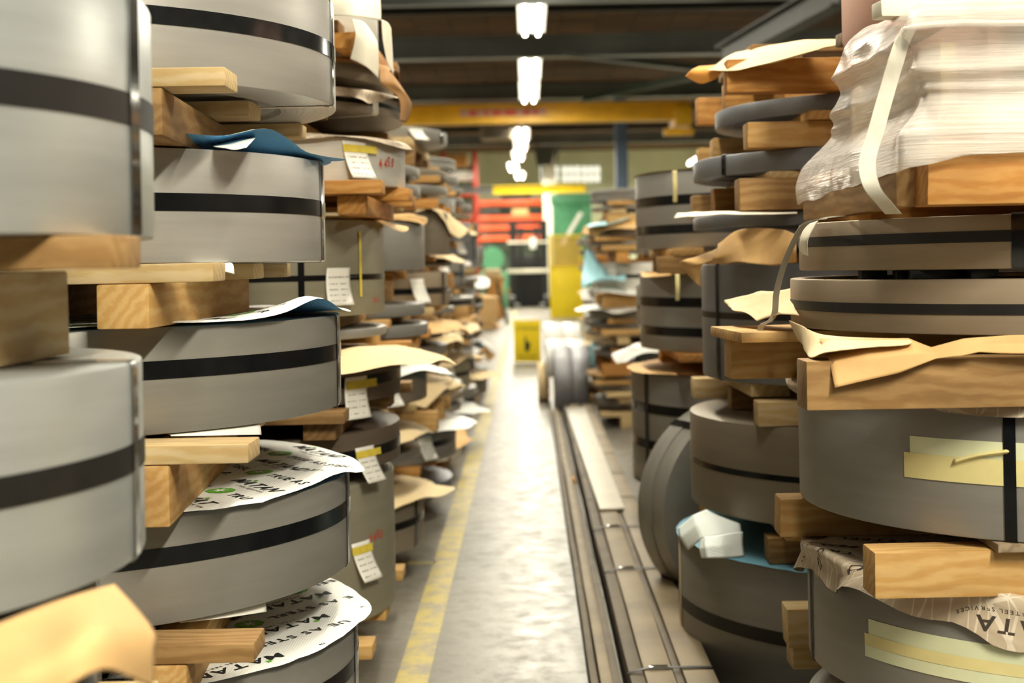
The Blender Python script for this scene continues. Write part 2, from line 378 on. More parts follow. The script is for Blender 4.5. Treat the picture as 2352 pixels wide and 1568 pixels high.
def lay(S, z, D, mat, kind, look, cat, dx=0, dy=0, flip=False, thick=True):
    vs, fs = D.mesh()
    root = empty(kind.replace(' ', '_'), (S.cx+dx, S.cy+dy, z))
    o = mk('sheet', (vs, fs), mat, root, ang=180)
    S.add(root, z, kind, look, cat)
    return root
def print_film(root, D, ang, off=(0, 0), pitch=.078, ink='ink', green='ink_green', only=None, lim=None):
    """rows of the maker's lettering printed over a film, letters cut where the sheet ends"""
    root = [c_ for c_ in root.children if c_.name.startswith('sheet')][0]
    ux, uy = Vector((math.cos(ang), math.sin(ang))), Vector((-math.sin(ang), math.cos(ang)))
    KV, KF, GV, GF, WV, WF = [], [], [], [], [], []
    def put(V, Fc, vs, fs, up=.0009):
        pts = [ux*a+uy*b for a, b in vs]
        c = sum(pts, Vector((0, 0)))/len(pts); a0 = math.atan2(c.y, c.x)
        if max(p.length for p in pts) > D.out(a0)-.004: return
        b0 = len(V); V += [tuple(D.xy(p.x, p.y, up)) for p in pts]; Fc += [tuple(i+b0 for i in f) for f in fs]
    def oct_star(x, y, r):
        o8 = [(x+r*1.15*math.cos(PI/8+k*PI/4), y+r*math.sin(PI/8+k*PI/4)) for k in range(8)]
        st = [(x+(r*.82 if k % 2 == 0 else r*.2)*1.1*math.cos(k*PI/8), y+(r*.82 if k % 2 == 0 else r*.2)*math.sin(k*PI/8)) for k in range(16)]
        put(GV, GF, [(x, y)]+o8, [(0, 1+k, 1+(k+1) % 8) for k in range(8)])
        put(WV, WF, [(x, y)]+st, [(0, 1+k, 1+(k+1) % 16) for k in range(16)], .0016)
    ext = D.R+.1; row = 0; y = -ext+off[1]
    while y < ext:
        x = -ext*1.3+off[0]-(row % 4)*.13
        while x < ext:
            if row % 2 == 0:
                ls, wd = letters('MATANDY', .042, 1.3, .3)
                for vs, fs, cx in ls: put(KV, KF, [(a+x, b+y) for a, b in vs], fs)
                for vs, fs, cx in letters('STEEL SERVICES', .0105, 1.3, .1, .35)[0]: put(KV, KF, [(a+x+.07, b+y-.017) for a, b in vs], fs)
                for vs, fs, cx in letters('TM', .009)[0]: put(KV, KF, [(a+x+wd+.008, b+y+.02) for a, b in vs], fs)
                sx, sy = x+.052, y+.034; st = [(sx+(.011 if k % 2 == 0 else .0035)*math.cos(k*PI/8), sy+(.011 if k % 2 == 0 else .0035)*math.sin(k*PI/8)) for k in range(16)]
                put(GV, GF, [(sx, sy)]+st, [(0, 1+k, 1+(k+1) % 16) for k in range(16)], .0016); x += wd+.11
            else:
                ls, wd = letters('TRUE AS STEEL', .031, 1.3, .0, .22)
                for vs, fs, cx in ls: put(KV, KF, [(a+x, b+y) for a, b in vs], fs)
                oct_star(x+wd+.05, y+.012, .03); x += wd+.11
        y += pitch; row += 1
    if KV: mk('printed_lettering', (KV, KF), ink, root, smooth=False)
    if GV: mk('printed_emblem', (GV, GF), green, root, smooth=False)
    if WV and green == 'ink_green': mk('printed_star', (WV, WF), 'ink_white', root, smooth=False)
def on_coil(root, R, th0, vs, fs, off, zc, name, mat, curl=None):
    V = []
    for a, b in vs:
        o = off+(curl(b) if curl else 0); t = th0+a/R; V.append(((R+o)*math.cos(t), (R+o)*math.sin(t), zc+b))
    return mk(name, (V, fs), mat, root, ang=80)
def quadgrid(x0, x1, y0, y1, nx=8, ny=8, skew=0):
    vs = [(x0+(x1-x0)*i/nx+skew*(j/ny), y0+(y1-y0)*j/ny) for j in range(ny+1) for i in range(nx+1)]
    fs = [(j*(nx+1)+i, j*(nx+1)+i+1, (j+1)*(nx+1)+i+1, (j+1)*(nx+1)+i) for j in range(ny) for i in range(nx)]
    return vs, fs
def paper_tag(root, R, th0, ztop, wd, hgt, head='RAW MATERIAL CONTROL TAG', tape=None, skew=-.02, curl=.03, red=None):
    cu = lambda b: curl*((ztop_-b)/hgt)**2 if ztop_-b > 0 else 0
    ztop_ = ztop; vs, fs = quadgrid(-wd/2, wd/2, ztop-hgt, ztop, 8, 10); K = skew
    sk = lambda a, b: (a-K*(ztop-b)/hgt, b)
    t = on_coil(root, R, th0, [sk(*v) for v in vs], fs, .004, 0, 'paper_tag', 'paper_white', cu)
    sd = t.modifiers.new('thickness', 'SOLIDIFY'); sd.thickness = .0008
    V, Fc = [], []
    def addl(txt, size, x, y):
        for lv, lf, cx in letters(txt, size, 1.1, 0, .15)[0]:
            b = len(V); V.extend([sk(a+x, c+y) for a, c in lv]); Fc.extend([tuple(i+b for i in f) for f in lf])
    if head: addl(head, wd*.068, -wd*.42, ztop-hgt*.27)
    for j in range(4):
        yy = ztop-hgt*(.44+.15*j)
        for xa, xb in ((-.4, -.05), (.05, .38 if j < 3 else .2)):
            n = 9
            for i in range(n):
                if rnd.random() < .2: continue
                x0 = wd*(xa+(xb-xa)*i/n); x1 = x0+wd*(xb-xa)/n*.75; b = len(V)
                V.extend([sk(x0, yy), sk(x1, yy), sk(x1, yy+hgt*.02), sk(x0, yy+hgt*.02)]); Fc.append((b, b+1, b+2, b+3))
    on_coil(root, R, th0, V, Fc, .0052, 0, 'tag_print', 'ink_grey', cu).parent = t
    if tape:
        vs, fs = quadgrid(-wd*.5, wd*tape, ztop-hgt*.3, ztop-hgt*.1, 14, 2)
        on_coil(root, R, th0, vs, fs, .0058, 0, 'yellow_tape', 'tape_lemon', cu).parent = t
    return t
def scrawl(root, R, th0, zc, txt, size, mat, name='handwriting'):
    V, Fc = [], []; x = 0
    for ch in txt:
        if ch == ' ': x += size*.7; continue
        vs, fs, wd = glyph(ch); b = len(V); j = rnd.uniform(-.15, .15)*size; sh = rnd.uniform(-.1, .3)
        V += [(v[0]*size*.9+v[1]*sh*size+x, v[1]*size+j) for v in vs]; Fc += [tuple(i+b for i in f) for f in fs]; x += (wd*.9+.22)*size
    on_coil(root, R, th0, [(a-x/2, b) for a, b in V], Fc, .0022, zc, name, mat)
def crossed(S, z, R, px, py):  return S.th(R, px, py)

# ---------------------------------------------------------------- the hall
def struct(o): o['kind'] = 'structure'; return o
n = NT('concrete'); setp(n, None, .3, Specular_IOR_Level=.4); v = n.coord((1, .45, 1))
a_ = n.n('TexNoise', _Scale=1.3, _Detail=6.0, _Roughness=.62); n.l(v, a_.inputs[0])
b_ = n.n('TexNoise', _Scale=14.0, _Detail=5.0, _Roughness=.7); n.l(n.coord(), b_.inputs[0])
m_ = n.n('MixRGB', blend_type='MULTIPLY'); m_.inputs[0].default_value = .5
n.l(n.ramp(a_.outputs[0], [(.3, lin('#68645a')), (.7, lin('#857f73'))]), m_.inputs[1]); n.l(n.ramp(b_.outputs[0], [(.3, (.45, .43, .4, 1)), (.5, (1, 1, 1, 1))]), m_.inputs[2])
n.l(m_.outputs[0], n.b.inputs['Base Color']); n.l(n.ramp(b_.outputs[0], [(.3, (.5,)*3+(1,)), (.7, (.30,)*3+(1,))]), n.b.inputs['Roughness'])
n.bump(a_.outputs[0], .05, .01); M['concrete'] = n.m
n = NT('line_paint'); setp(n, None, .5); b_ = n.n('TexNoise', _Scale=9.0, _Detail=6.0, _Roughness=.75); n.l(n.coord(), b_.inputs[0])
n.l(n.ramp(b_.outputs[0], [(.40, lin('#8a8270')), (.56, lin('#b3a052'))]), n.b.inputs['Base Color']); M['line_paint'] = n.m
n = NT('deck_planks'); setp(n, None, .9); br = n.n('TexBrick', _Scale=1.0, _Mortar_Size=.02, _Color1=lin('#7a552c'), _Color2=lin('#45301c'), _Mortar=lin('#1a130c'))
br.inputs['Brick Width'].default_value = 1.1; br.inputs['Row Height'].default_value = .16; n.l(n.coord(), br.inputs[0]); n.l(br.outputs[0], n.b.inputs['Base Color']); M['deck_planks'] = n.m
plain('wall_green', '#dfe4bd', .8, 0, .08, 1.0); plain('wall_dim', '#7c7763', .85, 0, .1, 1.0); plain('window_light', '#e8e6d0', .4, 0, .03, Emission_Color=lin('#f4f2dc'), Emission_Strength=.8)
YF = 46
def sbox(name, c, s, mat, bev=0): return struct(bx(name, c, s, mat, None, bev))
sbox('floor', (0, 19, -.05), (17, 56, .1), 'concrete'); sbox('ceiling', (0, 19, 4.85), (17, 56, .1), 'deck_planks')
sbox('wall_left', (-8.4, 19, 2.4), (.2, 56, 4.8), 'wall_dim'); sbox('wall_right', (8.4, 19, 2.4), (.2, 56, 4.8), 'wall_dim')
sbox('wall_far', (0, YF, 2.4), (17, .2, 4.8), 'wall_green')
sbox('trim_1', (-.36, 19.5, .001), (.095, 33, .002), 'line_paint'); sbox('trim_2', (-.47, 5.75, .001), (.14, .06, .002), 'line_paint')
for k, (px, pz) in enumerate(((1250, 400), (1300, 400), (1345, 400))):
    p = P(px+12, pz, YF-.12); bm = box(bmesh.new(), (0, 0, 0), (.62, .06, .55)); wn = struct(mk('window_%d' % (k+1), bm, 'window_light', None, p))
    bm = bmesh.new()
    for q in (-.31, -.1, .1, .31): box(bm, (q, -.04, 0), (.03, .03, .58))
    for q in (-.27, 0, .27): box(bm, (0, -.04, q), (.64, .03, .03))
    mk('glazing_bars', bm, 'pipe_dark', wn)
# roof steel: joists across the hall, girders and braces
for k, y in enumerate([2+4.4*i for i in range(10)]):
    bm = bmesh.new(); box(bm, (0, 0, .06), (16.6, .1, .02)); box(bm, (0, 0, 0), (16.6, .012, .12)); box(bm, (0, 0, -.06), (16.6, .09, .02))
    tag(mk('roof_joist', bm, 'pipe_dark', None, (0, y, 4.72)), 'dark steel roof joist spanning the hall under the plank ceiling', 'beam', 'roof joists', 'structure')
def ibeam(name, p, q, hgt, wd, mat, label, cat='beam', st=True):
    p, q = Vector(p), Vector(q); d = q-p; L = d.length; bm = bmesh.new()
    box(bm, (0, 0, hgt/2), (L, wd, .02)); box(bm, (0, 0, -hgt/2), (L, wd, .02)); box(bm, (0, 0, 0), (L, .015, hgt))
    o = mk(name, bm, mat, None, (p+q)/2); o.rotation_mode = 'QUATERNION'; o.rotation_quaternion = d.to_track_quat('X', 'Z')
    tag(o, label, cat)
    if st: struct(o)
    return o
for y, px0, lab in ((18.0, 108, 'grey steel roof girder across the hall nearest the camera'), (26.4, 212, 'grey steel roof girder beyond the crane bridge'),
                    (36.0, 320, 'grey steel roof girder above the far racks')):
    z = P(1214, px0, y).z; z = min(z, 4.45); ibeam('roof_girder', (-8.2, y, z), (8.2, y, z), .26, .2, 'paint_beam', lab)
z = P(1214, 16, 14).z; ibeam('roof_girder', (-8.2, 13.6, z), (8.2, 13.6, z), .07, .08, 'paint_beam', 'slender steel roof rail across the hall nearest the camera')
ibeam('roof_brace', P(1290, 120, 17.8), P(1640, 160, 19.6), .08, .1, 'paint_beam', 'thin grey diagonal roof brace right of the lamps')
ibeam('roof_brace', P(1340, 228, 25), P(1640, 165, 21), .08, .12, 'paint_darkgreen', 'dark green diagonal roof brace above the crane bridge')
ibeam('roof_brace', P(1660, 130, 15), P(1930, -20, 11), .2, .16, 'pipe_dark', 'heavy dark green diagonal roof brace at upper right')
# crane bridge
e = P(1585, 258, 24); s_ = P(900, 262, 24)
cr_root = empty('crane_bridge', ((e.x+s_.x)/2-.6, 24, 3.73), 0, 'yellow overhead crane bridge beam crossing above the aisle', 'crane'); L = e.x-s_.x+1.2
bm = bmesh.new(); box(bm, (0, 0, .14), (L, .22, .03)); box(bm, (0, 0, -.14), (L, .26, .05)); box(bm, (0, 0, 0), (L, .03, .28)); mk('bridge_beam', bm, 'paint_amber', cr_root)
bx('end_truck', (L/2-.15, .1, -.12), (.3, .9, .30), 'paint_amber', cr_root); bx('hook_arm', (L/2-.2, 0, -.36), (.5, .14, .12), 'paint_amber', cr_root)
bx('sign_plate', (P(1155, 255, 24).x-cr_root.location.x, -.025, .02), (1.45, .012, .11), 'box_pink', cr_root, .001)
bm = bmesh.new()
for k, (dx, w_) in enumerate(((-.5, .12), (-.28, .06), (-.1, .15), (.12, .2), (.4, .1), (.55, .06))): box(bm, (P(1155, 255, 24).x-cr_root.location.x+dx, -.036, .02), (w_, .008, .075))
mk('red_marking', bm, 'ink_red', cr_root)
hp = P(1427, 355, 30)
struct(tag(mk('column', box(bmesh.new(), (0, 0, 0), (.26, .26, 4.75), bev=.01), 'paint_bluegrey', None, (hp.x, 30, 2.375)), 'blue grey building column right of the lamps', 'column'))
struct(tag(mk('column', box(bmesh.new(), (0, 0, 0), (.36, .3, 4.75), bev=.01), 'paper_cream', None, (P(1268, 500, 37.2).x, 40.9, 2.375)), 'cream painted column beside the orange racks', 'column'))
# unit heater, duct
hr = empty('unit_heater', P(1142, 303, 28), 0, 'boxy beige unit heater hanging left of the far lamps', 'heater')
bx('heater_case', (0, 0, 0), (.66, .6, .32), 'heater', hr, .04)
bm = bmesh.new()
for k in range(6): box(bm, (0, -.31, -.12+k*.048), (.52, .02, .012))
mk('louvre', bm, 'pipe_dark', hr); cyl_ = bmesh.new(); cyl(cyl_, (-.2, 0, .15), (-.2, 0, 4.8-hr.location.z), .012); cyl(cyl_, (.2, 0, .15), (.2, 0, 4.8-hr.location.z), .012); mk('hanger_rod', cyl_, 'pipe_dark', hr)
bm = bmesh.new(); p = P(1256, 372, 41); cyl(bm, (0, 0, -.1), (0, 0, .9), .28, 24, .45); cyl(bm, (0, 0, -.55), (0, 0, -.1), .16, 24); tag(mk('exhaust_hood', bm, 'duct', None, p), 'dark funnel shaped exhaust duct below the far ceiling', 'duct')
# fluorescent fixtures
n = NT('tube_glow'); setp(n, (1, 1, 1, 1), .5); n.b.inputs['Emission Color'].default_value = LIGHTCOL[:3]+(1,); n.b.inputs['Emission Strength'].default_value = 16; M['tube_glow'] = n.m
for k, (x, y, z, wt) in enumerate(FIX):
    far = abs(x) < .6
    lab = ('fluorescent strip light above the aisle, %s along its row' % (['first', 'second', 'third', 'fourth', 'fifth', 'sixth', 'seventh', 'eighth', 'ninth', 'tenth', 'eleventh', 'twelfth'][k])) if k < 12 else 'unseen twin tube fluorescent strip light in the rest of the hall'
    fx = empty('strip_light', (x, y, z), 0, lab, 'light', 'fluorescent strip lights over the aisle' if k < 12 else 'fluorescent strip lights over the sides')
    mk('housing', box(box(bmesh.new(), (0, 0, .06), (.16, 2.44, .07), bev=.01), (0, 0, .02), (.30, 2.44, .015)), 'white_gloss', fx)
    for sx in (-.075, .075): mk('tube', cyl(bmesh.new(), (sx, -1.19, -.015), (sx, 1.19, -.015), .02, 16), 'tube_glow', fx)
    bm = bmesh.new()
    for sy in (-.9, .9): cyl(bm, (0, sy, .09), (0, sy, 4.79-z), .006, 8)
    mk('hanger', bm, 'pipe_dark', fx)
    ld = bpy.data.lights.new('strip_lamp', 'AREA'); ld.shape = 'RECTANGLE'; ld.size = .24; ld.size_y = 2.35; ld.energy = wt; ld.color = LIGHTCOL
    lo = bpy.data.objects.new('strip_lamp', ld); COL.objects.link(lo); lo.location = (0, 0, -.04); lo.parent = fx

# ---------------------------------------------------------------- near left stacks
def lev(S, pm, t, y0, y1):
    R = S.tan(t, (y0+y1)/2); return S.z(R, pm, y1), S.z(R, pm, y0), R
def fill_down(S, z, R, kind='Y', mats=('pine', 'pine_pale'), rr=None):
    """plain coils and skids carrying the stack down to the floor"""
    rr = rr or rnd
    while z > .02:
        if z < .30:
            gen_skid(S, 0, z, kind, R, mats, rr) if z < .17 else (coil(S, .1, z-.002, R, 'steel_mid'), gen_skid(S, 0, .1, kind, R, mats, rr)); return
        g = .12; gen_skid(S, z-g, z, kind, R, mats, rr); z -= g+.002
        h = min(rr.choice([.16, .2, .26]), z-.1) if z > .42 else z-.1
        coil(S, z-h, z, R-rr.uniform(0, .02), rr.choice(['steel_mid', 'steel_grey'])); z -= h+.0
        if z <= .13: gen_skid(S, 0, z, kind, R, mats, rr); return
def gen_skid(S, z0, z1, kind, R, mats, rr, side=None):
    side = side or (1 if S.cx < 0 else -1); ex = S.cx+side*(R*rr.uniform(.75, .98)); fx = S.cx-side*R*.9
    a, b = min(ex, fx), max(ex, fx)
    if z1-z0 < .045: return skid(S, z0, z1, 'X', [(S.cy+d*R, a, b) for d in (-.75, 0, .7)], [], mats, look='thin loose board')
    if kind == 'Y':
        return skid(S, z0, z1, 'Y', [(S.cx+side*R*f, S.cy-R*.95, S.cy+R*.95) for f in (.62, -.05, -.7)], [(S.cy+R*f, a, b) for f in (-.86+rr.uniform(-.05, .05), -.1, .8)], mats)
    return skid(S, z0, z1, 'X', [(S.cy+R*f, a, b) for f in (-.82, .05, .85)], [(S.cx+R*f, S.cy-R*.9, S.cy+R*.9) for f in (-.7, 0, .7)], mats)

L1 = Stack(-1.0, 1.72, 'foremost left stack')
za, zA, R1_ = lev(L1, 200, 350, -60, 540); a1 = L1.th(R1_, 312)
coil(L1, za, zA, R1_, 'steel_bright', [(.52, .038)], 'band_dull', [a1, a1-2.2], 'band_shiny', .032)
zb, zB, R2_ = lev(L1, 200, 332, 852, 1345); a2 = L1.th(R2_, 300)
coil(L1, zb, zB, R2_, 'steel_bright', [(.52, .034)], 'band_dull', [a2, a2-2.2], 'band_shiny', .024)
skid(L1, zB+.002, za, 'Y', [(-.66, 1.50, 1.90), (-1.3, 1.35, 2.1)], [(1.58, -1.45, -.445), (1.95, -1.4, -.68)], ('pine_pale', 'pine_brown'), look='pale knotty pine')
zc, zC, R3_ = lev(L1, 200, 338, 1420, 1900); R3_ -= .06
coil(L1, zc, zC, R3_, 'steel_taupe', [(.5, .032)], vs=[L1.th(R3_, 300)], vmat='band_shiny')
sheet('kraft_cover', [[P(*q_) for q_ in r_] for r_ in ([(-80, 1462, 1.30), (60, 1408, 1.36), (165, 1370, 1.44), (262, 1340, 1.56)], [(-80, 1540, 1.20), (80, 1480, 1.24), (220, 1412, 1.30), (346, 1438, 1.48)],
    [(-80, 1600, 1.15), (90, 1530, 1.17), (235, 1462, 1.22), (350, 1500, 1.42)], [(-80, 1680, 1.14), (90, 1620, 1.16), (240, 1540, 1.20), (347, 1580, 1.42)])], 'kraft', 'brown kraft cover over the lowest coil of the foremost left stack', 'paper', crump=.003)
skid(L1, zC+.06, zb, 'Y', [(-.8, 1.42, 2.1), (-1.3, 1.35, 2.1)], [], ('pine', 'pine'), look='low brown pine')
fill_down(L1, zc-.001, .5)

L2 = Stack(-1.01, 3.05, 'film topped left stack')
lv = []
def film_w(S, z, D, mat='film_white', look='white MATANDY printed', **kw): return lay(S, z, D, mat, 'film sheet', look, 'plastic film')
specs = [(768, -60, 206, 'steel_light'), (746, 352, 601, 'steel_light'), (783, 738, 970, 'steel_mid'), (806, 1146, 1384, 'steel_mid'), (826, 1532, 1800, 'steel_mid')]
for i, (t, y0, y1, m) in enumerate(specs):
    z0, z1, R = lev(L2, 612, t, y0, y1); lv.append((z0, z1, R)); a = L2.th(R, t-12, (y0+y1)/2)
    f = [.52, .53, .6, .62, .58][i]
    coil(L2, z0, z1, R, m, [(f, .033)], 'band_black' if i else 'band_dark_shiny', [a+.03, a-2.0], 'band_shiny' if i in (0, 1) else 'band_dark_shiny', .02, tele=.03 if i == 0 else 0, seg=220)
for i in range(4):
    zt, zbt = lv[i][0], lv[i+1][1]
    skid(L2, zbt+.003, zt-.0006, 'Y', [([-.655, -.69, -.655, -.64][i], 2.40, 3.3), (-1.05, 2.45, 3.4), (-1.42, 2.5, 3.4)],
         [(2.46, -1.55, [-.507, -.535, -.478, -.478][i]), (2.95, -1.5, -.56), (3.42, -1.5, [-.535, -.58, -.6, -.6][i])],
         (['pine_brown', 'pine', 'pine', 'pine'][i], ['pine_pale', 'pine_pale', 'pine_pale', 'pine_brown'][i]), srot=[.06, 0, .085, .085][i], dt=.034, look=['dark knotty pine', 'warm pine', 'pale pine', 'golden pine'][i])
R = lv[1][2]; D = Disc(R, .012, .5, .1, .008, [(L2.th(R, 612), .17, .042), (L2.th(R, 400), .2, .018)], 11, lobes=[(L2.th(R, 735), .10, .05)])
fr = film_w(L2, lv[1][1], D, 'film_white', 'blue backed MATANDY printed'); print_film(fr, D, -1.0, (.1, .05))
c0 = Vector((L2.cx, L2.cy, lv[1][1])); rows = [[P(*q_)-c0 for q_ in r_] for r_ in ([(488, 334, 2.80), (530, 322, 2.80), (588, 316, 2.80)], [(492, 337, 2.66), (540, 336, 2.66), (578, 325, 2.66)], [(520, 341, 2.60), (540, 344, 2.59), (566, 338, 2.59)])]
sheet('folded_corner', rows, 'paper_white', None, parent=fr, crump=.001)
R = lv[2][2]; D = Disc(R, .022, .5, .25, .014, [(L2.th(R, 700), .17, .032), (L2.th(R, 600), .1, .006)], 12, lobes=[(L2.th(R, 770), .12, .02)])
fr = film_w(L2, lv[2][1], D, look='raised white MATANDY printed'); print_film(fr, D, -.9, (.03, .02))
R = lv[3][2]; D = Disc(R, .016, .6, .35, .008, [(L2.th(R, 760), .2, .012)], 5, lobes=[(L2.th(R, 790), .22, .022)])
fr = film_w(L2, lv[3][1], D, look='wide white MATANDY printed'); print_film(fr, D, -1.0, (.02, .035))
R = lv[4][2]; D = Disc(R, .012, .5, .3, .004, [], 9, lobes=[(L2.th(R, 826), .2, .022)])
fr = film_w(L2, lv[4][1], D, look='lowest smooth white MATANDY printed'); print_film(fr, D, 4.02, (.02, .05))
# white film corners caught between a coil and the board under it
for (zz, pxa, pxb, pyv, lab) in ((lv[1][0], 440, 524, 601, 'small white film scrap under the second coil of the left film stack'), (lv[2][0], 380, 586, 990, 'white film flap under the third coil of the left film stack'),
                                 (lv[3][0], 400, 598, 1400, 'white film flap under the fourth coil of the left film stack')):
    R = lv[1][2]; pts = []
    A = [L2.hit(R, x, pyv) for x in (pxa, (pxa+pxb)/2, pxb)]
    top = [Vector((p.x-.02, p.y+.05, zz-.0022)) for p in A]; mid = [Vector((p.x+.01, p.y-.012, zz-.0026)) for p in A]; bot = [Vector((p.x+.016, p.y-.024, zz-[.004, .012, .022][q])) for q, p in enumerate(A)]
    sheet('film_flap', [top, mid, bot], 'paper_white', lab, 'plastic film', thick=.0006, crump=.0006)
fill_down(L2, lv[4][0]-.001, .58)

L3 = Stack(-1.0, 4.35, 'third left stack')
def L3l(t, y0, y1): return lev(L3, 860, t, y0, y1)
z0, z1, R = L3l(908, 1100, 1415); c7 = coil(L3, z0, z1, R, 'steel_olive', [], look='tall olive grey steel')
scrawl(c7, R, L3.th(R, 852), (z1-z0)*.56, '4450', .035, 'ink_red'); zlow = z0
paper_tag(c7, R, L3.th(R, 815), (z1-z0)*.58, .09, .11, tape=.6)
z6, z6t, R6 = L3l(919, 985, 1072); c6 = coil(L3, z6, z6t, R6, 'steel_brown', [(.42, .03)], look='rust brown steel'); t6 = L3.th(R6, 828)
skid(L3, z1+.001, z6-.001, 'X', [(4.0, -1.6, -.62), (4.7, -1.6, -.5)], [], look='thin loose board')
z5, z5t, R5 = L3l(920, 822, 918); c5 = coil(L3, z5, z5t, R5, 'steel_brown', [(.5, .03)], look='handwritten brown steel')
scrawl(c5, R5, L3.th(R5, 832), (z5t-z5)*.72, 'COIL H 5.7', .026, 'ink_brown'); paper_tag(c5, R5, L3.th(R5, 812), (z5t-z5)*.62, .095, .115, tape=1.0, skew=.02)
skid(L3, z6t+.001, z5-.001, 'Y', [(-.58, 3.85, 4.9), (-1.1, 3.8, 4.9), (-1.45, 3.9, 4.8)], [(3.86, -1.5, -.50), (4.3, -1.5, -.42), (4.75, -1.5, -.40)], ('pine_brown', 'pine_brown'), look='splintered brown pine')
paper_tag(c6, R6, t6, (z6t-z6)*.6, .09, .1, tape=.9)
z4, z4t, R4 = L3l(882, 507, 720); c4 = coil(L3, z4, z4t, R4, 'steel_olive', [(.40, .016)], 'band_black', [L3.th(R4, 690)], 'band_black', .02, look='tall grey green steel')
paper_tag(c4, R4, L3.th(R4, 777), (z4t-z4)*.5, .098, .105, skew=.022); scrawl(c4, R4, L3.th(R4, 862), (z4t-z4)*.12, 'ALL', .024, 'ink_red')
vs_, fs_ = quadgrid(-.006, .006, -.09, .10, 2, 8); on_coil(c4, R4, L3.th(R4, 826), vs_, fs_, .003, (z4t-z4)*.52, 'masking_tape', 'tape_lemon')
# thin coils between
zz, zzt, Rz = L3l(888, 752, 772); coil(L3, zz, zzt, Rz, 'steel_grey', [], look='thin dark steel')
skid(L3, zzt+.001, z4-.001, 'Y', [(-.60, 3.85, 4.8), (-1.2, 3.85, 4.8)], [], ('pine', 'pine'), look='low square pine'); 
D = Disc(R5, .10, .3, .35, .02, [(L3.th(R5, 830), .3, .03)], 21, square=(.68, .5)); lay(L3, z5t, D, 'kraft_pale', 'paper cover', 'pale tan kraft', 'paper')
if zz-z5t > .02: skid(L3, z5t+.012, zz-.001, 'X', [(4.1, -1.5, -.6), (4.7, -1.5, -.5)], [], look='thin loose board')
D = Disc(R4, .012, .5, .4, .004, [], 22, lobes=[(L3.th(R4, 880)+.1, .25, .07)]); lay(L3, z4t, D, 'kraft', 'paper cover', 'curled brown kraft', 'paper')
z3, z3t, R3 = L3l(930, 322, 424); c3 = coil(L3, z3, z3t, R3, 'steel_white', [], look='whitish steel'); paper_tag(c3, R3, L3.th(R3, 818), (z3t-z3)*.93, .10, .105, tape=1.0, skew=-.01); scrawl(c3, R3, L3.th(R3, 893), (z3t-z3)*.4, '4450', .04, 'ink_red')
skid(L3, z4t+.006, z3-.001, 'Y', [(-.475, 3.86, 4.6), (-.9, 3.8, 4.9), (-1.4, 3.8, 4.9)], [(3.86, -1.5, -.392), (4.3, -1.5, -.35), (4.75, -1.5, -.38)], ('pine_orange', 'pine_orange'), sw=.077, look='orange pine')
D = Disc(R3, .03, .4, .5, .01, [], 24); lay(L3, z3t, D, 'film_grid', 'film sheet', 'dusty clear', 'plastic film')
z2, z2t, R2 = L3l(925, 215, 262); c2 = coil(L3, z2, z2t, R2, 'steel_taupe', [(.5, .012)], vs=[L3.th(R2, 868)], vmat='strap_poly', look='wrapped taupe steel')
skid(L3, z3t+.004, z2-.001, 'Y', [(-.66, 3.8, 4.9), (-1.3, 3.8, 4.9)], [(3.9, -1.5, -.55), (4.7, -1.5, -.45)], ('pine', 'pine_brown'), look='brown decked pine')
D = Disc(R2, .045, .5, 1.2, .004, [], 25); lay(L3, z2t, D, 'film_grid', 'film sheet', 'crinkled greyish', 'plastic film')
z1_, z1t, R1b = L3l(905, 150, 192); coil(L3, z1_, z1t, R1b, 'steel_taupe', [], look='thin taupe steel')
skid(L3, z2t+.004, z1_-.001, 'X', [(4.0, -1.5, -.6), (4.7, -1.5, -.5)], [], look='thin loose board')
D = Disc(R1b, .03, .3, .9, .004, [], 26); lay(L3, z1t, D, 'kraft_dark', 'paper cover', 'drooping dark brown kraft', 'paper')
ztop = P(830, 45, 3.85).z
skid(L3, z1t+.004, ztop, 'Y', [(-.47, 3.84, 4.8), (-.95, 3.8, 4.8), (-1.4, 3.8, 4.8)], [(3.9, -1.5, -.5), (4.7, -1.5, -.42)], ('pine_orange', 'pine_brown'), look='high orange pine')
coil(L3, ztop+.001, ztop+.14, .55, 'steel_white', [], look='paper wrapped white steel')
def quad(name, pts, Y, mat, label, cat, nm=None, crump=.004, **kw):
    """pts: rows of (px, py, Y)"""
    return sheet(name, [[P(*p) for p in r] for r in pts], mat, label, cat, crump=crump, **kw)
quad('paper_sheet', [[(735, -30, 3.9), (810, -30, 3.82), (872, -30, 3.9)], [(742, 0, 3.82), (812, 0, 3.78), (874, 5, 3.86)], [(752, 36, 3.79), (815, 38, 3.76), (876, 48, 3.84)]], 0, 'paper_cream', 'white paper sheet hanging over the top of the third left stack', 'paper')
quad('hanging_tag', [[(806, 44, 3.76), (835, 52, 3.76), (862, 84, 3.78)], [(816, 80, 3.74), (842, 98, 3.74), (870, 110, 3.76)], [(803, 136, 3.75), (838, 152, 3.74), (868, 180, 3.77)]], 0, 'paper_cream', 'curled white paper tag dangling below the orange board on the third left stack', 'tag')
quad('hanging_tag', [[(876, 44, 3.95), (890, 52, 3.95), (898, 66, 3.97)], [(880, 90, 3.94), (892, 100, 3.95), (901, 110, 3.97)], [(888, 140, 3.95), (896, 158, 3.96), (903, 172, 3.98)]], 0, 'paper_cream', 'narrow white paper tag hanging at the right edge of the third left stack', 'tag')
quad('kraft_flap', [[(872, 158, 4.1), (890, 158, 4.1), (903, 172, 4.12)], [(876, 190, 4.05), (905, 190, 4.08), (925, 205, 4.15)], [(915, 225, 4.1), (935, 225, 4.15), (945, 240, 4.2)], [(920, 275, 4.1), (932, 280, 4.15), (940, 270, 4.2)]], 0, 'kraft_dark', 'stiff brown cardboard flap at the right edge of the third left stack', 'cardboard')
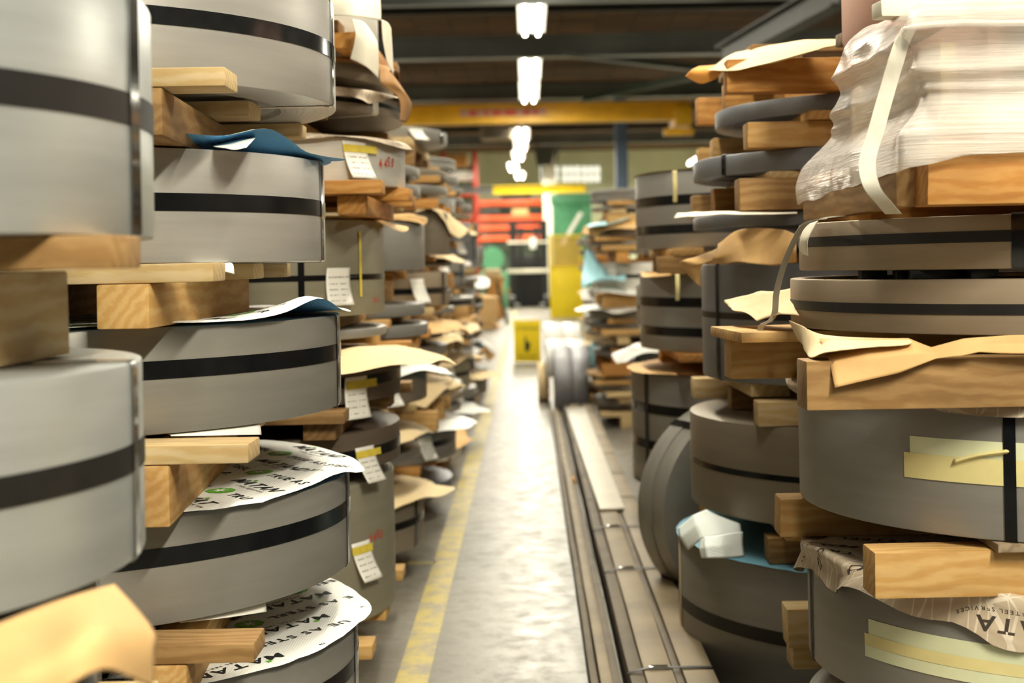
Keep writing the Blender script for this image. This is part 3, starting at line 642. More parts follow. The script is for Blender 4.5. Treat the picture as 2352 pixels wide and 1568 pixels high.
if zlow > .3:
    zq, zqt, Rq = L3l(940, 1475, 1600)
    coil(L3, .1, zqt if zqt < zlow-.03 else zlow-.05, Rq, 'steel_brown', [], look='paper topped brown steel'); gen_skid(L3, 0, .1-.001, 'Y', Rq, ('pine', 'pine'), rnd)
    zt_ = (zqt if zqt < zlow-.03 else zlow-.05); skid(L3, zt_+.004, zlow-.001, 'X', [(4.0, -1.5, -.6), (4.7, -1.5, -.5)], [], look='thin loose board')
    D = Disc(Rq, .03, .5, .6, .015, [], 28, square=(.64, .6)); lay(L3, zt_, D, 'kraft', 'paper cover', 'torn brown kraft', 'paper')
else: gen_skid(L3, 0, zlow-.001, 'Y', .58, ('pine', 'pine'), rnd)

# ---------------------------------------------------------------- generic stacks further on
NUM = ['fourth', 'fifth', 'sixth', 'seventh', 'eighth', 'ninth', 'tenth', 'eleventh']
def gen_stack(cx, cy, phrase, ztop, seed, Rb=.57, thin=.3, kinds=None, scraps=True, seg=96, tags=True):
    S = Stack(cx, cy, phrase); rr = random.Random(seed); z = 0.0; side = 1 if cx < 0 else -1
    while z < ztop:
        kd = rr.choice('YYX'); g = rr.choice([.08, .11, .127, .127]) if z > .01 else .12
        pm_ = rr.choice(['pine', 'pine_orange', 'pine_pale', 'pine_brown']); R = Rb+rr.uniform(-.03, .03)
        gen_skid(S, z+.001, z+g, kd, R, (pm_, rr.choice(['pine', 'pine_pale', 'pine_orange'])), rr); z += g
        if rr.random() < thin:
            for q in range(rr.choice([2, 3])):
                h = rr.uniform(.025, .05); coil(S, z+.001, z+h, R-rr.uniform(0, .02), rr.choice(['steel_grey', 'steel_taupe', 'steel_mid']), [], seg=seg, dx=rr.uniform(-.01, .01), look='thin '+rr.choice(['grey', 'dull', 'taupe'])+' steel'); z += h
                if q < 1: gen_skid(S, z+.001, z+.032, 'X', R, ('pine', 'pine'), rr); z += .032
        else:
            h = rr.choice([.06, .08, .12, .16, .2]); m = rr.choice(['steel_mid', 'steel_grey', 'steel_olive', 'steel_taupe', 'steel_blue', 'steel_mid', 'steel_warm', 'steel_white'])
            c = coil(S, z+.001, z+h, R, m, [(rr.choice([.5, .45]), .028)] if rr.random() < .75 else [], seg=seg, vs=[-PI/2+side*(PI/2-.25)] if rr.random() < .4 else [], dx=rr.uniform(-.015, .015)); z += h
            if tags and rr.random() < .45: paper_tag(c, R, (-PI/2+side*.9), h*.8, .09, min(.11, h*.8), head='')
        q = rr.random()
        if q < .6 and z < ztop:
            mt, kk, lk, ct = rr.choice([('kraft', 'paper cover', 'brown kraft', 'paper'), ('kraft_pale', 'paper cover', 'pale tan kraft', 'paper'), ('film_white', 'film sheet', 'white', 'plastic film'), ('kraft_pale', 'paper cover', 'light kraft', 'paper')])
            D = Disc(R, rr.uniform(.02, .07), .5, rr.uniform(.2, 1.0), .012, [(-PI/2+side*rr.uniform(.4, 1.3), .25, rr.uniform(.0, .03))], seed+int(z*50), square=(R+.05, rr.uniform(0, 1.5)) if q < .4 else None)
            lay(S, z, D, mt, kk, lk, ct); z += .004
    return S
for i, (cy, zt, sd) in enumerate(((5.62, 1.45, 31), (6.9, 1.70, 45), (8.2, 1.75, 53), (9.5, 1.7, 64), (10.8, 1.62, 75), (12.1, 1.5, 86), (13.4, 1.3, 97))):
    gen_stack(-.99+(.02 if i % 2 else 0), cy, '%s left stack' % NUM[i], zt, sd)
for i, (cx, cy, sd) in enumerate(((-2.32, 2.6, 5), (-2.32, 3.95, 6), (-2.3, 5.3, 8))):
    gen_stack(cx, cy, '%s back row left stack' % ['first', 'second', 'third'][i], 1.7, sd, tags=False)

# ---------------------------------------------------------------- near right stack
R1 = Stack(1.12, 2.95, 'nearest right stack')
def r1(t, y0, y1): return lev(R1, 2100, t, y0, y1)
za, zat, Ra = r1(1835, 499, 620); ca = coil(R1, za, zat, Ra, 'steel_warm', [(.6, .020)], 'band_dull', [R1.th(Ra, 2343)], 'band_dark_shiny', .026, seg=220, look='tan steel')
zb, zbt, Rb = r1(1816, 642, 767); cb = coil(R1, zb, zbt, Rb, 'steel_warm', [(.46, .019)], 'band_dull', seg=220, look='wider tan steel')
zc, zct, Rc = r1(1836, 919, 1219); cc = coil(R1, zc, zct, Rc, 'steel_grey', [], 'band_black', [R1.th(Rc, 2321, 1100)], 'band_black', .021, seg=220, look='tall taped grey steel')
zd, zdt, Rd = r1(1858, 1343, 1628); cd = coil(R1, zd, zdt, Rd, 'steel_grey', [], 'band_black', [R1.th(Rd, 1866, 1400)], 'band_dull', .014, seg=220, look='tall film topped grey steel')
# card under the strap of the lowest coil
t_ = R1.th(Rd, 1880, 1400)
vs_, fs_ = quadgrid(-.016, .016, (zdt-zd)-.045, (zdt-zd)+.004, 3, 3); on_coil(cd, Rd, t_, vs_, fs_, .003, 0, 'edge_card', 'card')
def tape(root, S, R, px0, px1, py, z0, z1, mat, off=.0012, jag=0, nx=24):
    """strip of adhesive tape that follows the coil side"""
    a0, a1 = S.th(R, px0, py), S.th(R, px1, py); w_ = (a1-a0)*R; vs, fs = quadgrid(0, w_, z0, z1, nx, 3)
    return on_coil(root, R, a0, vs, fs, off, 0, 'tape_strip', mat)
hc = zct-zc
def zrel(S, R, root, px, py): return S.z(R, px, py)-root.location.z
tape(cc, R1, Rc, 2091, 2480, 1030, zrel(R1, Rc, cc, 2091, 1040), zrel(R1, Rc, cc, 2091, 1000), 'tape_green')
tape(cc, R1, Rc, 2078, 2480, 1060, zrel(R1, Rc, cc, 2078, 1094), zrel(R1, Rc, cc, 2078, 1037), 'tape_yellow', .0020)
# twisted tail of tape
rows = [[R1.hit(Rc-.004, x, y) for x, y in ((2190, 1052), (2240, 1040), (2305, 1030))], [R1.hit(Rc+.010, x, y) for x, y in ((2192, 1060), (2245, 1046), (2318, 1036))], [R1.hit(Rc-.004, x, y) for x, y in ((2196, 1066), (2250, 1050), (2308, 1044))]]
sheet('tape_tail', rows, 'tape_yellow', 'twisted pale yellow tape tail on the tall taped coil of the nearest right stack', 'tape', thick=.0004, crump=.001, sub=5)
tape(cd, R1, Rd, 1996, 2480, 1450, zrel(R1, Rd, cd, 1996, 1472), zrel(R1, Rd, cd, 1996, 1420), 'tape_green')
tape(cd, R1, Rd, 1988, 2480, 1480, zrel(R1, Rd, cd, 1988, 1478), zrel(R1, Rd, cd, 1988, 1452), 'tape_yellow', .0020)
tape(cd, R1, Rd, 1988, 2480, 1490, zrel(R1, Rd, cd, 1988, 1505), zrel(R1, Rd, cd, 1988, 1478), 'tape_green', .0014)
# clips between the two tan coils
for px, w_ in ((2010, .05), (2085, .04), (2160, .1), (2265, .05)):
    p = R1.hit(Ra-.03, px, 630); cl = bx('spacer_clip', (p.x, p.y+.02, (za+zbt)/2), (w_, .03, (za-zbt)-.001), 'black_metal', None, .002)
    tag(cl, 'small black metal spacer between the two tan coils of the nearest right stack', 'spacer', 'spacers between the tan coils')
skid(R1, zct+.001, zb-.034, 'X', [(2.47, .470, 1.75), (3.14, .435, 1.7), (3.5, .5, 1.6)], [], (['pine_brown', 'pine', 'pine'], 'pine'), sw=.09, look='dark grained pine')
bmrd = plank('plywood_strip', .62, .30, .022, 'pine', None, (.73, 3.10, zb-.02), .09); tag(bmrd, 'splintered grey plywood strip jutting out under kraft paper on the nearest right stack', 'board')
s1 = skid(R1, zdt+.003, zc-.0006, 'X', [(2.535, .594, 1.8), (3.10, .533, 1.7)], [(.865, 2.46, 3.4), (1.35, 2.5, 3.4)], ('pine', 'wood_grey'), dt=.016, sw=.086, look='clean yellow pine')
skid(R1, zd-.095, zd-.0006, 'X', [(2.53, .60, 1.8), (3.42, .60, 1.7)], [], ('pine_pale', 'pine_pale'), look='pale ridged pine')
plank_ = plank('square_timber', .9, .085, .085, 'pine_pale', None, (P(1820, 1497, 3.46).x+.45, 3.50, P(1820, 1497, 3.46).z), 0); tag(plank_, 'pale square timber end between the two lowest right coils', 'timber')
fill_down(R1, zd-.097, .55, 'X')
D = Disc(Rd, .055, .25, 1.7, .006, [(R1.th(Rd, 1900, 1300), .2, .012), (R1.th(Rd, 2230, 1400), .12, .02)], 33, lobes=[(R1.th(Rd, 2320, 1400), .16, .05), (R1.th(Rd, 1862, 1300)-.28, .16, .045), (R1.th(Rd, 2120, 1400), .15, .02), (R1.th(Rd, 1920, 1400), .12, .02)])
fr = lay(R1, zdt, D, 'film_grid', 'film sheet', 'beige scrim MATANDY printed', 'plastic film'); print_film(fr, D, 2.75, (.02, .03), pitch=.1, ink='ink_brown', green='ink_brown')
D = Disc(Rc, .012, .5, .6, .002, [], 34, lobes=[(R1.th(Rc, 2300, 930), .25, .02)]); lay(R1, zct-.001, D, 'film_grid', 'film sheet', 'thin clear', 'plastic film')
# kraft paper between coil and timber
quad('kraft_sheet', [[(1812, 736, 2.92), (1880, 765, 2.62), (1960, 775, 2.52), (2085, 777, 2.46)], [(1828, 770, 2.88), (1872, 796, 2.55), (1930, 800, 2.43), (2085, 792, 2.41)], [(1846, 796, 2.83), (1857, 820, 2.5), (1892, 806, 2.41), (1960, 800, 2.405)]], 0, 'kraft_pale', 'small pale kraft point beside the large folded sheet on the dark timber', 'paper')
sheet('kraft_sheet', [[P(*q_) for q_ in r_] for r_ in ([(1880, 778, 2.56), (1990, 778, 2.48), (2085, 777, 2.45), (2140, 799, 2.42), (2215, 780, 2.41), (2320, 770, 2.40), (2430, 765, 2.39)],
     [(1905, 830, 2.425), (1990, 822, 2.405), (2075, 812, 2.405), (2148, 811, 2.41), (2213, 798, 2.40), (2285, 788, 2.40), (2430, 788, 2.39)],
     [(1919, 888, 2.40), (1990, 873, 2.395), (2065, 856, 2.40), (2152, 825, 2.405), (2210, 819, 2.395), (2250, 809, 2.395), (2430, 812, 2.385)])], 'kraft', 'large folded brown kraft sheet hanging under the wider tan coil', 'paper', lin_=True, crump=.003)
quad('kraft_sheet', lin_=True, pts=[[(1815, 660, 3.10), (1760, 668, 3.2), (1715, 678, 3.3), (1662, 688, 3.42)], [(1825, 690, 3.0), (1770, 704, 3.05), (1725, 706, 3.15), (1664, 700, 3.3)],
                     [(1835, 728, 2.88), (1790, 722, 2.93), (1738, 736, 3.02), (1690, 712, 3.15)]], Y=0, mat='kraft_pale', label='torn pale kraft sheet left of the wider tan coil', cat='paper', crump=.012)
# wrapped load on top
zl = P(2080, 474, 2.34).z; top = .0
LR = empty('wrapped_load', (1.15, 2.85, zl), 0, 'stretch wrapped pale load on a pine pallet at upper right', 'pallet load')
lp = lambda x, y, z: (x-1.15, y-2.85, z-zl)
plank('pallet_runner', 1.3, .09, .078, 'pine_orange', LR, lp(.64+.67, 2.385, zl+.04)); plank('pallet_runner', 1.25, .09, .078, 'pine_orange', LR, lp(1.28, 3.25, zl+.04))
plank('pallet_runner', .82, .035, .075, 'pine_brown', LR, lp(.645, 2.83, zl+.04), PI/2)
for y in (2.42, 2.85, 3.22): plank('pallet_board', 1.15, .13, .03, 'pine', LR, lp(1.24, y, zl+.094))
plank('pallet_timber', 1.1, .06, .06, 'pine_orange', LR, lp(1.245, 2.43, zl+.14))
bx('carton', lp(1.33, 2.95, zl+.27), (1.0, .8, .2), 'box_pink', LR, .01); bx('carton', lp(1.36, 3.0, zl+.32), (.9, .6, .16), 'paper_cream', LR, .01)
bx('load_strap', lp(.885, 2.50, zl+.26), (.042, .012, .22), 'band_dull', LR, .001); bx('corner_block', lp(.76, 2.9, zl+.24), (.03, .7, .12), 'pine_pale', LR)
n = NT('stretch_wrap'); setp(n, lin('#f6ede2'), .13, 0); v = n.coord((1.0, 1.0, 44))
a_ = n.n('TexNoise', _Scale=5.0, _Detail=6.0, _Roughness=.7, _Distortion=.8); n.l(v, a_.inputs[0])
b_ = n.n('TexNoise', _Scale=3.0, _Detail=3.0); n.l(n.coord(), b_.inputs[0])
ml = n.n('Math', operation='MULTIPLY_ADD'); ml.inputs[1].default_value = .6; n.l(a_.outputs[0], ml.inputs[0]); n.l(b_.outputs[0], ml.inputs[2])
n.l(n.ramp(ml.outputs[0], [(.55, (.40,)*3+(1,)), (1.0, (.92,)*3+(1,))]), n.b.inputs['Alpha']); n.bump(a_.outputs[0], .7, .006); M['stretch_wrap'] = n.m
prof = [(470, 1830), (432, 1828), (400, 1838), (385, 1845), (360, 1868), (335, 1893), (312, 1911), (300, 1908), (285, 1914), (268, 1904), (255, 1909), (240, 1921), (215, 1930), (195, 1921), (180, 1909), (168, 1916), (140, 1928), (110, 1940), (85, 1957), (62, 1992), (52, 2060)]
rows = []
for i, (py, px) in enumerate(prof):
    Yb = 3.3-.45*min(1, max(0, (430-py)/370)); c_ = P(px, py, Yb); fy = 2.325+(c_.x-.62)*1.3; row = []; z = c_.z
    if i == len(prof)-1: fy = 2.62
    for k in range(9):   # along the left side from the back corner to the front corner
        t = k/8; xx = c_.x+noise.noise(Vector((t*3, z*8, 2)))*.012*t+math.sin(t*PI)*(.012 if i > 3 else 0); y = Yb+(fy-Yb)*t
        row.append(Vector((xx, y, z+(.02*t+.01*noise.noise(Vector((t*9, 1, 1))) if i == 0 else 0)-(t*.03 if i > 15 else 0))))
    for k in range(1, 10):   # across the front
        t = k/9
        row.append(Vector((c_.x+(1.85-c_.x)*t, fy-.006*math.sin(t*12)+.012*noise.noise(Vector((t*6, z*8, 5))), max(z-(.03 if i > 15 else 0), zl+.084+i*.001))))
    rows.append(row)
vs_, fs_, cen = grid_sheet(rows, 3, crump=.005, cscale=14)
o = mk('stretch_film', (vs_, fs_), 'stretch_wrap', LR, lp(*cen), ang=180)
bm = ribbon(smooth_path([Vector(lp(*P(*q))) for q in ((2110, 40, 2.60), (2075, 90, 2.42), (2040, 200, 2.40), (2012, 300, 2.36), (1992, 370, 2.32), (2000, 425, 2.30), (2030, 465, 2.33), (2052, 490, 2.38))], 6), (1, .25, 0), .030)
mk('hanging_strap', bm, 'strap_poly', LR)
# pieces above the load
tag(plank('white_board', .16, .05, .03, 'paper_cream', None, P(2108, 24, 2.62)+Vector((.0, .0, .0)), .1), 'short white painted board lying on the wrapped load', 'board')
tag(plank('white_board', .5, .09, .03, 'wood_grey', None, P(1985, 84, 3.36)+Vector((.2, .05, 0)), .1), 'white sawn board end poking out behind the wrapped load', 'board')
zz = P(2200, 38, 2.6).z; tag(mk('wrapped_bundle', box(bmesh.new(), (0, 0, 0), (.9, .4, .22), bev=.03), 'box_pink', None, (P(2012, 20, 3.0).x+.46, 3.2, P(2012, 66, 3.0).z+.11)), 'pinkish wrapped bundle on top of the wrapped load', 'bundle')
# loose grey strap from the tan coil down to the plywood
rp = smooth_path([P(*q) for q in ((1935, 497, 2.75), (1890, 502, 2.72), (1852, 512, 2.80), (1828, 545, 2.84), (1800, 610, 2.9), (1784, 670, 2.94), (1780, 715, 2.96), (1770, 735, 2.97), (1752, 745, 2.98), (1747, 760, 2.99), (1756, 778, 2.97))], 7)
cen = sum(rp, Vector())/len(rp); tag(mk('loose_strap', ribbon([p-cen for p in rp], (.9, -.4, 0), .013, .0015), 'strap_grey', None, cen), 'loose grey plastic strap curving from the tan coil to the plywood strip', 'strap')
quad('cardboard_guard', [[(1850, 512, 2.86), (1866, 510, 2.83), (1878, 506, 2.80)], [(1838, 545, 2.86), (1846, 548, 2.84), (1855, 550, 2.82)], [(1836, 575, 2.87), (1845, 585, 2.86), (1855, 588, 2.84)]], 0, 'paper_cream', 'cream cardboard edge guard on the corner of the upper tan coil', 'edge guard')

# ---------------------------------------------------------------- second right stack
R2 = Stack(1.09, 4.25, 'second right stack')
def r2(t, y0, y1): return lev(R2, 1700, t, y0, y1)
STR = [(3.80, .56, 1.6), (4.3, .56, 1.6), (4.72, .545, 1.6)]
q = {}
for nm, t, y0, y1 in (('a', 1642, 240, 280), ('b', 1592, 352, 400), ('c', 1592, 490, 522), ('d', 1613, 607, 878), ('e', 1587, 972, 1191), ('f', 1562, 1290, 1600)): q[nm] = r2(t, y0, y1)
coil(R2, q['a'][0], q['a'][1], q['a'][2], 'steel_blue', [], look='thin blue grey steel')
coil(R2, q['b'][0], q['b'][1], q['b'][2], 'steel_blue', [], vs=[R2.th(q['b'][2], 1667)], vw=.016, vmat='band_black', look='slim blue grey steel')
coil(R2, q['c'][0], q['c'][1], q['c'][2], 'steel_blue', [], look='thin slate grey steel')
coil(R2, q['d'][0], q['d'][1], q['d'][2], 'steel_blue', [(.56, .018)], 'band_dull', [R2.th(q['d'][2], 1647)], 'band_black', .018, look='tall cross strapped blue grey steel')
coil(R2, q['e'][0], q['e'][1], q['e'][2], 'steel_taupe', [(.48, .016)], 'band_black', look='uncovered taupe steel')
coil(R2, q['f'][0], q['f'][1], q['f'][2], 'steel_grey', [(.5, .036)], 'band_dull', [R2.th(q['f'][2], 1566, 1400)], 'kraft_pale', .02, look='cyan topped grey steel')
zt = P(1700, 134, 3.76).z
skid(R2, q['a'][1]+.001, zt, 'X', [(3.80, .535, 1.6), (4.3, .6, 1.6), (4.68, .56, 1.6)], [], ('pine_orange', 'pine_brown'), sw=.07, look='high orange pine')
skid(R2, zt+.001, P(1800, 100, 3.9).z, 'Y', [(.72, 3.9, 4.8), (1.3, 3.8, 4.7)], [(3.95, .62, 1.6), (4.5, .62, 1.6)], ('pine_brown', 'pine_brown'), look='topmost brown pine')
skid(R2, q['b'][1]+.001, q['a'][0]-.001, 'X', [(3.82, .59, 1.6), (4.3, .56, 1.6), (4.66, .56, 1.6)], [(.80, 3.75, 4.7), (1.3, 3.8, 4.7)], ('pine', 'pine'), dt=.025, look='bright yellow pine')
skid(R2, q['c'][1]+.001, q['b'][0]-.001, 'X', STR, [(.70, 3.8, 4.7), (.95, 3.72, 4.7), (1.4, 3.8, 4.7)], (['pine_brown', 'pine_orange'], 'pine_pale'), dt=.02, look='weathered brown pine')
skid(R2, q['e'][1]+.001, q['d'][0]-.001, 'X', [(3.86, .61, 1.6), (4.3, .6, 1.6), (4.66, .53, 1.6)], [(.66, 3.95, 4.6), (1.3, 3.8, 4.7)], (['pine_pale', 'pine_brown'], 'pine_pale'), look='pale layered pine')
skid(R2, q['f'][1]+.004, q['e'][0]-.001, 'X', [(3.85, .63, 1.6), (4.5, .66, 1.6)], [(.72, 3.75, 4.6), (1.3, 3.8, 4.7)], ('pine_brown', 'pine'), dt=.03, look='brown and golden pine')
fill_down(R2, q['f'][0]-.001, .58, 'X')
D = Disc(q['f'][2], .008, .5, 1.3, .004, [(R2.th(q['f'][2], 1585, 1270), .13, .01)], 41); lay(R2, q['f'][1], D, 'film_cyan_up', 'film sheet', 'cyan edged white', 'plastic film')
quad('film_fold', [[(1556, 1212, 4.0), (1592, 1182, 3.97), (1622, 1170, 3.97), (1640, 1180, 3.97)], [(1560, 1232, 3.96), (1600, 1206, 3.92), (1650, 1196, 3.93), (1700, 1202, 3.93)], [(1580, 1262, 3.93), (1612, 1238, 3.88), (1660, 1228, 3.88), (1704, 1232, 3.90)]], 0, 'film_cyan', 'curled back white film fold at left on the lowest coil of the second right stack', 'plastic film', lin_=True)
quad('film_fold', [[(1609, 1240, 3.80), (1620, 1231, 3.77), (1660, 1226, 3.77), (1706, 1222, 3.80)], [(1607, 1260, 3.76), (1622, 1255, 3.72), (1660, 1252, 3.73), (1708, 1250, 3.78)], [(1612, 1280, 3.74), (1626, 1281, 3.70), (1664, 1280, 3.71), (1712, 1276, 3.76)]], 0, 'film_cyan', 'curled white film fold lying nearer and lower on the second right stack', 'plastic film', lin_=True)
quad('kraft_cover', [[(1830, 540, 3.6), (1760, 520, 3.75), (1700, 530, 3.85), (1650, 560, 3.95)], [(1832, 575, 3.58), (1765, 560, 3.70), (1700, 575, 3.78), (1640, 590, 3.86)], [(1835, 604, 3.60), (1760, 606, 3.68), (1690, 606, 3.76), (1618, 604, 4.0)]], 0, 'kraft', 'crumpled brown kraft cover bulging above the tall cross strapped coil', 'paper', crump=.012)
quad('kraft_scrap', [[(1680, 545, 3.9), (1640, 575, 3.95), (1605, 590, 4.0)], [(1640, 590, 3.9), (1610, 605, 3.95), (1575, 598, 4.02)], [(1612, 612, 3.95), (1590, 620, 4.0), (1563, 602, 4.05)], [(1612, 658, 4.0), (1600, 650, 4.0), (1580, 625, 4.05)]], 0, 'kraft', 'torn brown kraft point sticking out left of the tall cross strapped coil', 'paper', crump=.01)
quad('paper_sheet', [[(1940, 90, 3.6), (1850, 92, 3.75), (1760, 105, 3.85), (1690, 120, 4.0)], [(1940, 100, 3.55), (1850, 104, 3.66), (1750, 122, 3.76), (1668, 132, 3.9)], [(1900, 106, 3.58), (1790, 138, 3.66), (1720, 142, 3.74), (1640, 152, 3.85)], [(1880, 112, 3.57), (1750, 147, 3.68), (1690, 164, 3.72), (1625, 160, 3.85)]], 0, 'kraft_pale', 'cream paper draped over the top of the second right stack', 'paper')
quad('kraft_curl', [[(1668, 145, 3.85), (1640, 150, 3.9), (1610, 155, 3.95)], [(1660, 165, 3.82), (1625, 158, 3.86), (1590, 162, 3.92)], [(1650, 180, 3.84), (1610, 188, 3.88), (1576, 178, 3.94)]], 0, 'kraft_orange', 'orange brown paper curl at the top left edge of the second right stack', 'paper', crump=.01)
quad('paper_edge', [[(1830, 486, 3.7), (1720, 487, 3.75), (1640, 486, 3.9), (1555, 490, 4.2)], [(1830, 490, 3.66), (1720, 493, 3.7), (1640, 494, 3.82), (1546, 500, 4.15)]], 0, 'paper_cream', 'cream paper edge sticking out of the middle of the second right stack', 'paper')
quad('film_scrap', [[(1832, 845, 3.3), (1815, 852, 3.32), (1802, 862, 3.34)], [(1838, 880, 3.28), (1822, 884, 3.3), (1806, 880, 3.32)], [(1836, 906, 3.3), (1824, 900, 3.3), (1812, 890, 3.32)]], 0, 'film_grid', 'grey scrim film scrap behind the dark timber of the nearest right stack', 'plastic film')

# ---------------------------------------------------------------- third right stack
R3 = Stack(1.06, 5.72, 'third right stack')
def r3(t, y0, y1): return lev(R3, 1540, t, y0, y1)
A, B, C_ = r3(1460, 394, 570), r3(1470, 628, 806), r3(1452, 862, 1085)
for (z0, z1, R), lk in ((A, 'twice banded dark grey steel'), (B, 'twice banded slate grey steel'), (C_, 'widest twice banded grey steel')):
    coil(R3, z0, z1, R, 'steel_grey', [(.63, .036), (.25, .034)], 'band_black', [R3.th(R, 1480)] if lk[0] == 'w' else (), 'band_dull', .03, look=lk)
skid(R3, B[1]+.002, A[0]-.001, 'X', [(5.2, .47, 1.6), (5.7, .5, 1.6), (6.1, .55, 1.6)], [(.58, 5.15, 6.2), (1.2, 5.2, 6.2)], ('pine_brown', 'pine'), dt=.03, look='dark pine')
skid(R3, C_[1]+.004, B[0]-.001, 'X', [(5.3, .68, 1.6), (6.05, .55, 1.6)], [(.60, 5.2, 6.2), (1.2, 5.2, 6.2)], ('pine_orange', 'pine_orange'), dt=.03, look='orange pine')
fill_down(R3, C_[0]-.001, .6, 'X')
D = Disc(C_[2], .012, .5, .2, .006, [], 51, lobes=[(PI+.3, .3, .02)]); lay(R3, C_[1], D, 'kraft', 'paper cover', 'thin brown kraft', 'paper')
D = Disc(A[2], .006, .5, .2, .003, [], 52); lay(R3, A[1], D, 'kraft_pale', 'paper cover', 'pale kraft', 'paper')
D = Disc(B[2], .01, .8, .3, .004, [], 53, lobes=[(PI+.5, .2, .08)]); lay(R3, B[1], D, 'kraft', 'paper cover', 'brown kraft', 'paper')
for (px, y0, y1) in ((1550, 392, 465), (1556, 630, 690)):
    quad('tape_runner', [[(px-5, y0, 5.13), (px+5, y0, 5.13)], [(px-4, (y0+y1)/2, 5.12), (px+6, (y0+y1)/2, 5.12)], [(px-4, y1, 5.13), (px+5, y1, 5.13)]], 0, 'tape_yellow', 'dusty tape strip down the %s of the third right stack' % ('topmost coil' if y0 < 500 else 'second coil'), 'tape', crump=.001)
# coil standing on its rim, leaning beside the bars
def upright(name, x, y, R, W, rz, lean, mat, label, r=.2, gap=.06, cat='coil', group=None, mats=None, nob=False, straps=()):
    root = empty(name, (x, y, 0), rz, label, cat, group)
    piv = Matrix.Translation((0, 0, R)) @ Matrix.Rotation(lean, 4, 'X') @ Matrix.Rotation(PI/2, 4, 'X')
    ws = W if isinstance(W, (list, tuple)) else [W]; tot = sum(ws)+.004*(len(ws)-1); z = -tot/2
    for k, w_ in enumerate(ws):
        o = mk('coil_body', coil_bm(R-.003*(k % 2), r, w_, 128), (mats or [mat])[k % len(mats or [mat])], root); o.matrix_local = piv @ Matrix.Translation((0, 0, z))
        if not nob: b = mk('band', ring_bm(R+.0004, .0012, w_*.5-.008, w_*.5+.008, seg=128), 'band_dark_shiny', root); b.matrix_local = piv @ Matrix.Translation((0, 0, z))
        z += w_+.004
    for t in straps:
        c, s_ = math.cos(t), math.sin(t); b = mk('strap', ribbon([(a_*c, a_*s_, z_) for a_, z_ in ((r, tot/2+.002), (R, tot/2+.002), (R+.003, tot/2-.003), (R+.003, -tot/2+.003), (R, -tot/2-.002), (r, -tot/2-.002))], (-s_, c, 0), .025, .0012), 'band_dark_shiny', root); b.matrix_local = piv
    return root
ur = upright('upright_coil', .715, 4.92, .355, [.085, .085], .42, 0, 'steel_mid', 'grey narrow coil standing on its rim between second and third right stacks', r=.215, nob=True, straps=(2.2, -2.4))

gen_stack(1.06, 8.7, 'sixth right stack along the aisle', 1.2, 200, Rb=.52, thin=.3) if False else None
S4 = gen_stack(1.02, 7.1, 'fourth right stack', .9, 211, Rb=.5, tags=False)
R4 = gen_stack(1.06, 10.8, 'fifth right stack', 1.62, 223, Rb=.6, thin=.7)
gen_stack(1.06, 12.6, 'sixth right stack', 1.35, 237, Rb=.6, thin=.7); gen_stack(1.2, 14.3, 'seventh right stack', 1.3, 243, Rb=.6, thin=.6)
gen_stack(2.5, 6.6, 'near back right stack', 1.75, 251, tags=False); gen_stack(2.5, 9.6, 'far back right stack', 1.8, 256, tags=False)
p = P(1400, 448, 10.6); S5 = Stack(1.15, 11.9, 'dark stack right of the green posts'); 
quad('blue_sheet', [[(1345, 575, 10.6), (1352, 572, 10.6), (1360, 578, 10.6)], [(1338, 620, 10.5), (1370, 618, 10.45), (1400, 630, 10.4)], [(1336, 642, 10.4), (1380, 645, 10.3), (1436, 632, 10.2)], [(1335, 660, 10.35), (1380, 640, 10.22), (1434, 645, 10.12)]], 0, 'cyan_cloth', 'light blue sheet peaked over the fifth right stack', 'plastic film')
quad('white_sheet', [[(1350, 515, 10.6), (1400, 505, 10.5), (1444, 488, 10.5)], [(1348, 522, 10.35), (1400, 514, 10.25), (1446, 500, 10.25)]], 0, 'cyan_cloth', 'thin pale sheet lying high on the fifth right stack', 'plastic film')
quad('white_sheet', [[(1368, 662, 10.6), (1420, 654, 10.5), (1470, 652, 10.5)], [(1366, 666, 10.25), (1420, 674, 10.15), (1470, 678, 10.12)]], 0, 'paper_white', 'white sheet below the blue one on the fifth right stack', 'plastic film')

# ---------------------------------------------------------------- floor: bars, horizontal coils, sign
def long_box(name, x0, x1, y0, y1, z0, z1, mat, parent=None, off=(0, 0, 0), taper=0):
    bm = bmesh.new(); box(bm, (0, 0, 0), (x1-x0, y1-y0, z1-z0), bev=.004)
    es = [e_ for e_ in bm.edges if abs(e_.verts[0].co.y-e_.verts[1].co.y) > (y1-y0)*.5]; bmesh.ops.subdivide_edges(bm, edges=es, cuts=16, use_grid_fill=True)
    for v_ in bm.verts: v_.co.x += .004*noise.noise(Vector((x0*30, v_.co.y*1.2, 0))); v_.co.z += .0015*noise.noise(Vector((x0*30, v_.co.y*2, 4)))
    return mk(name, bm, mat, parent, ((x0+x1)/2-off[0], (y0+y1)/2-off[1], (z0+z1)/2-off[2]))
B1 = empty('steel_bar_bundle', (.19, 7.2, 0), 0, 'narrow bundle of long dusty steel bars nearest the walkway', 'steel bars')
for k, (x0, x1, zt) in enumerate(((.148, .170, .055), (.172, .205, .075), (.207, .232, .06))): long_box('steel_bar', x0, x1, 3.2, 11.0, .0, zt, 'bar_edge' if k != 1 else 'bar_wrap', B1, (.19, 7.2, 0))
B2 = empty('steel_bar_bundle', (.36, 7.0, 0), 0, 'wide bundle of dusty brown flat bars strapped together on the floor', 'steel bars')
for k, (x0, x1, zt) in enumerate(((.246, .285, .105), (.287, .363, .115), (.365, .385, .107), (.387, .47, .115))):
    long_box('steel_bar', x0, x1, 3.1, 10.9, .0, zt, 'bar_wrap' if k % 2 else 'bar_edge', B2, (.36, 7.0, 0))
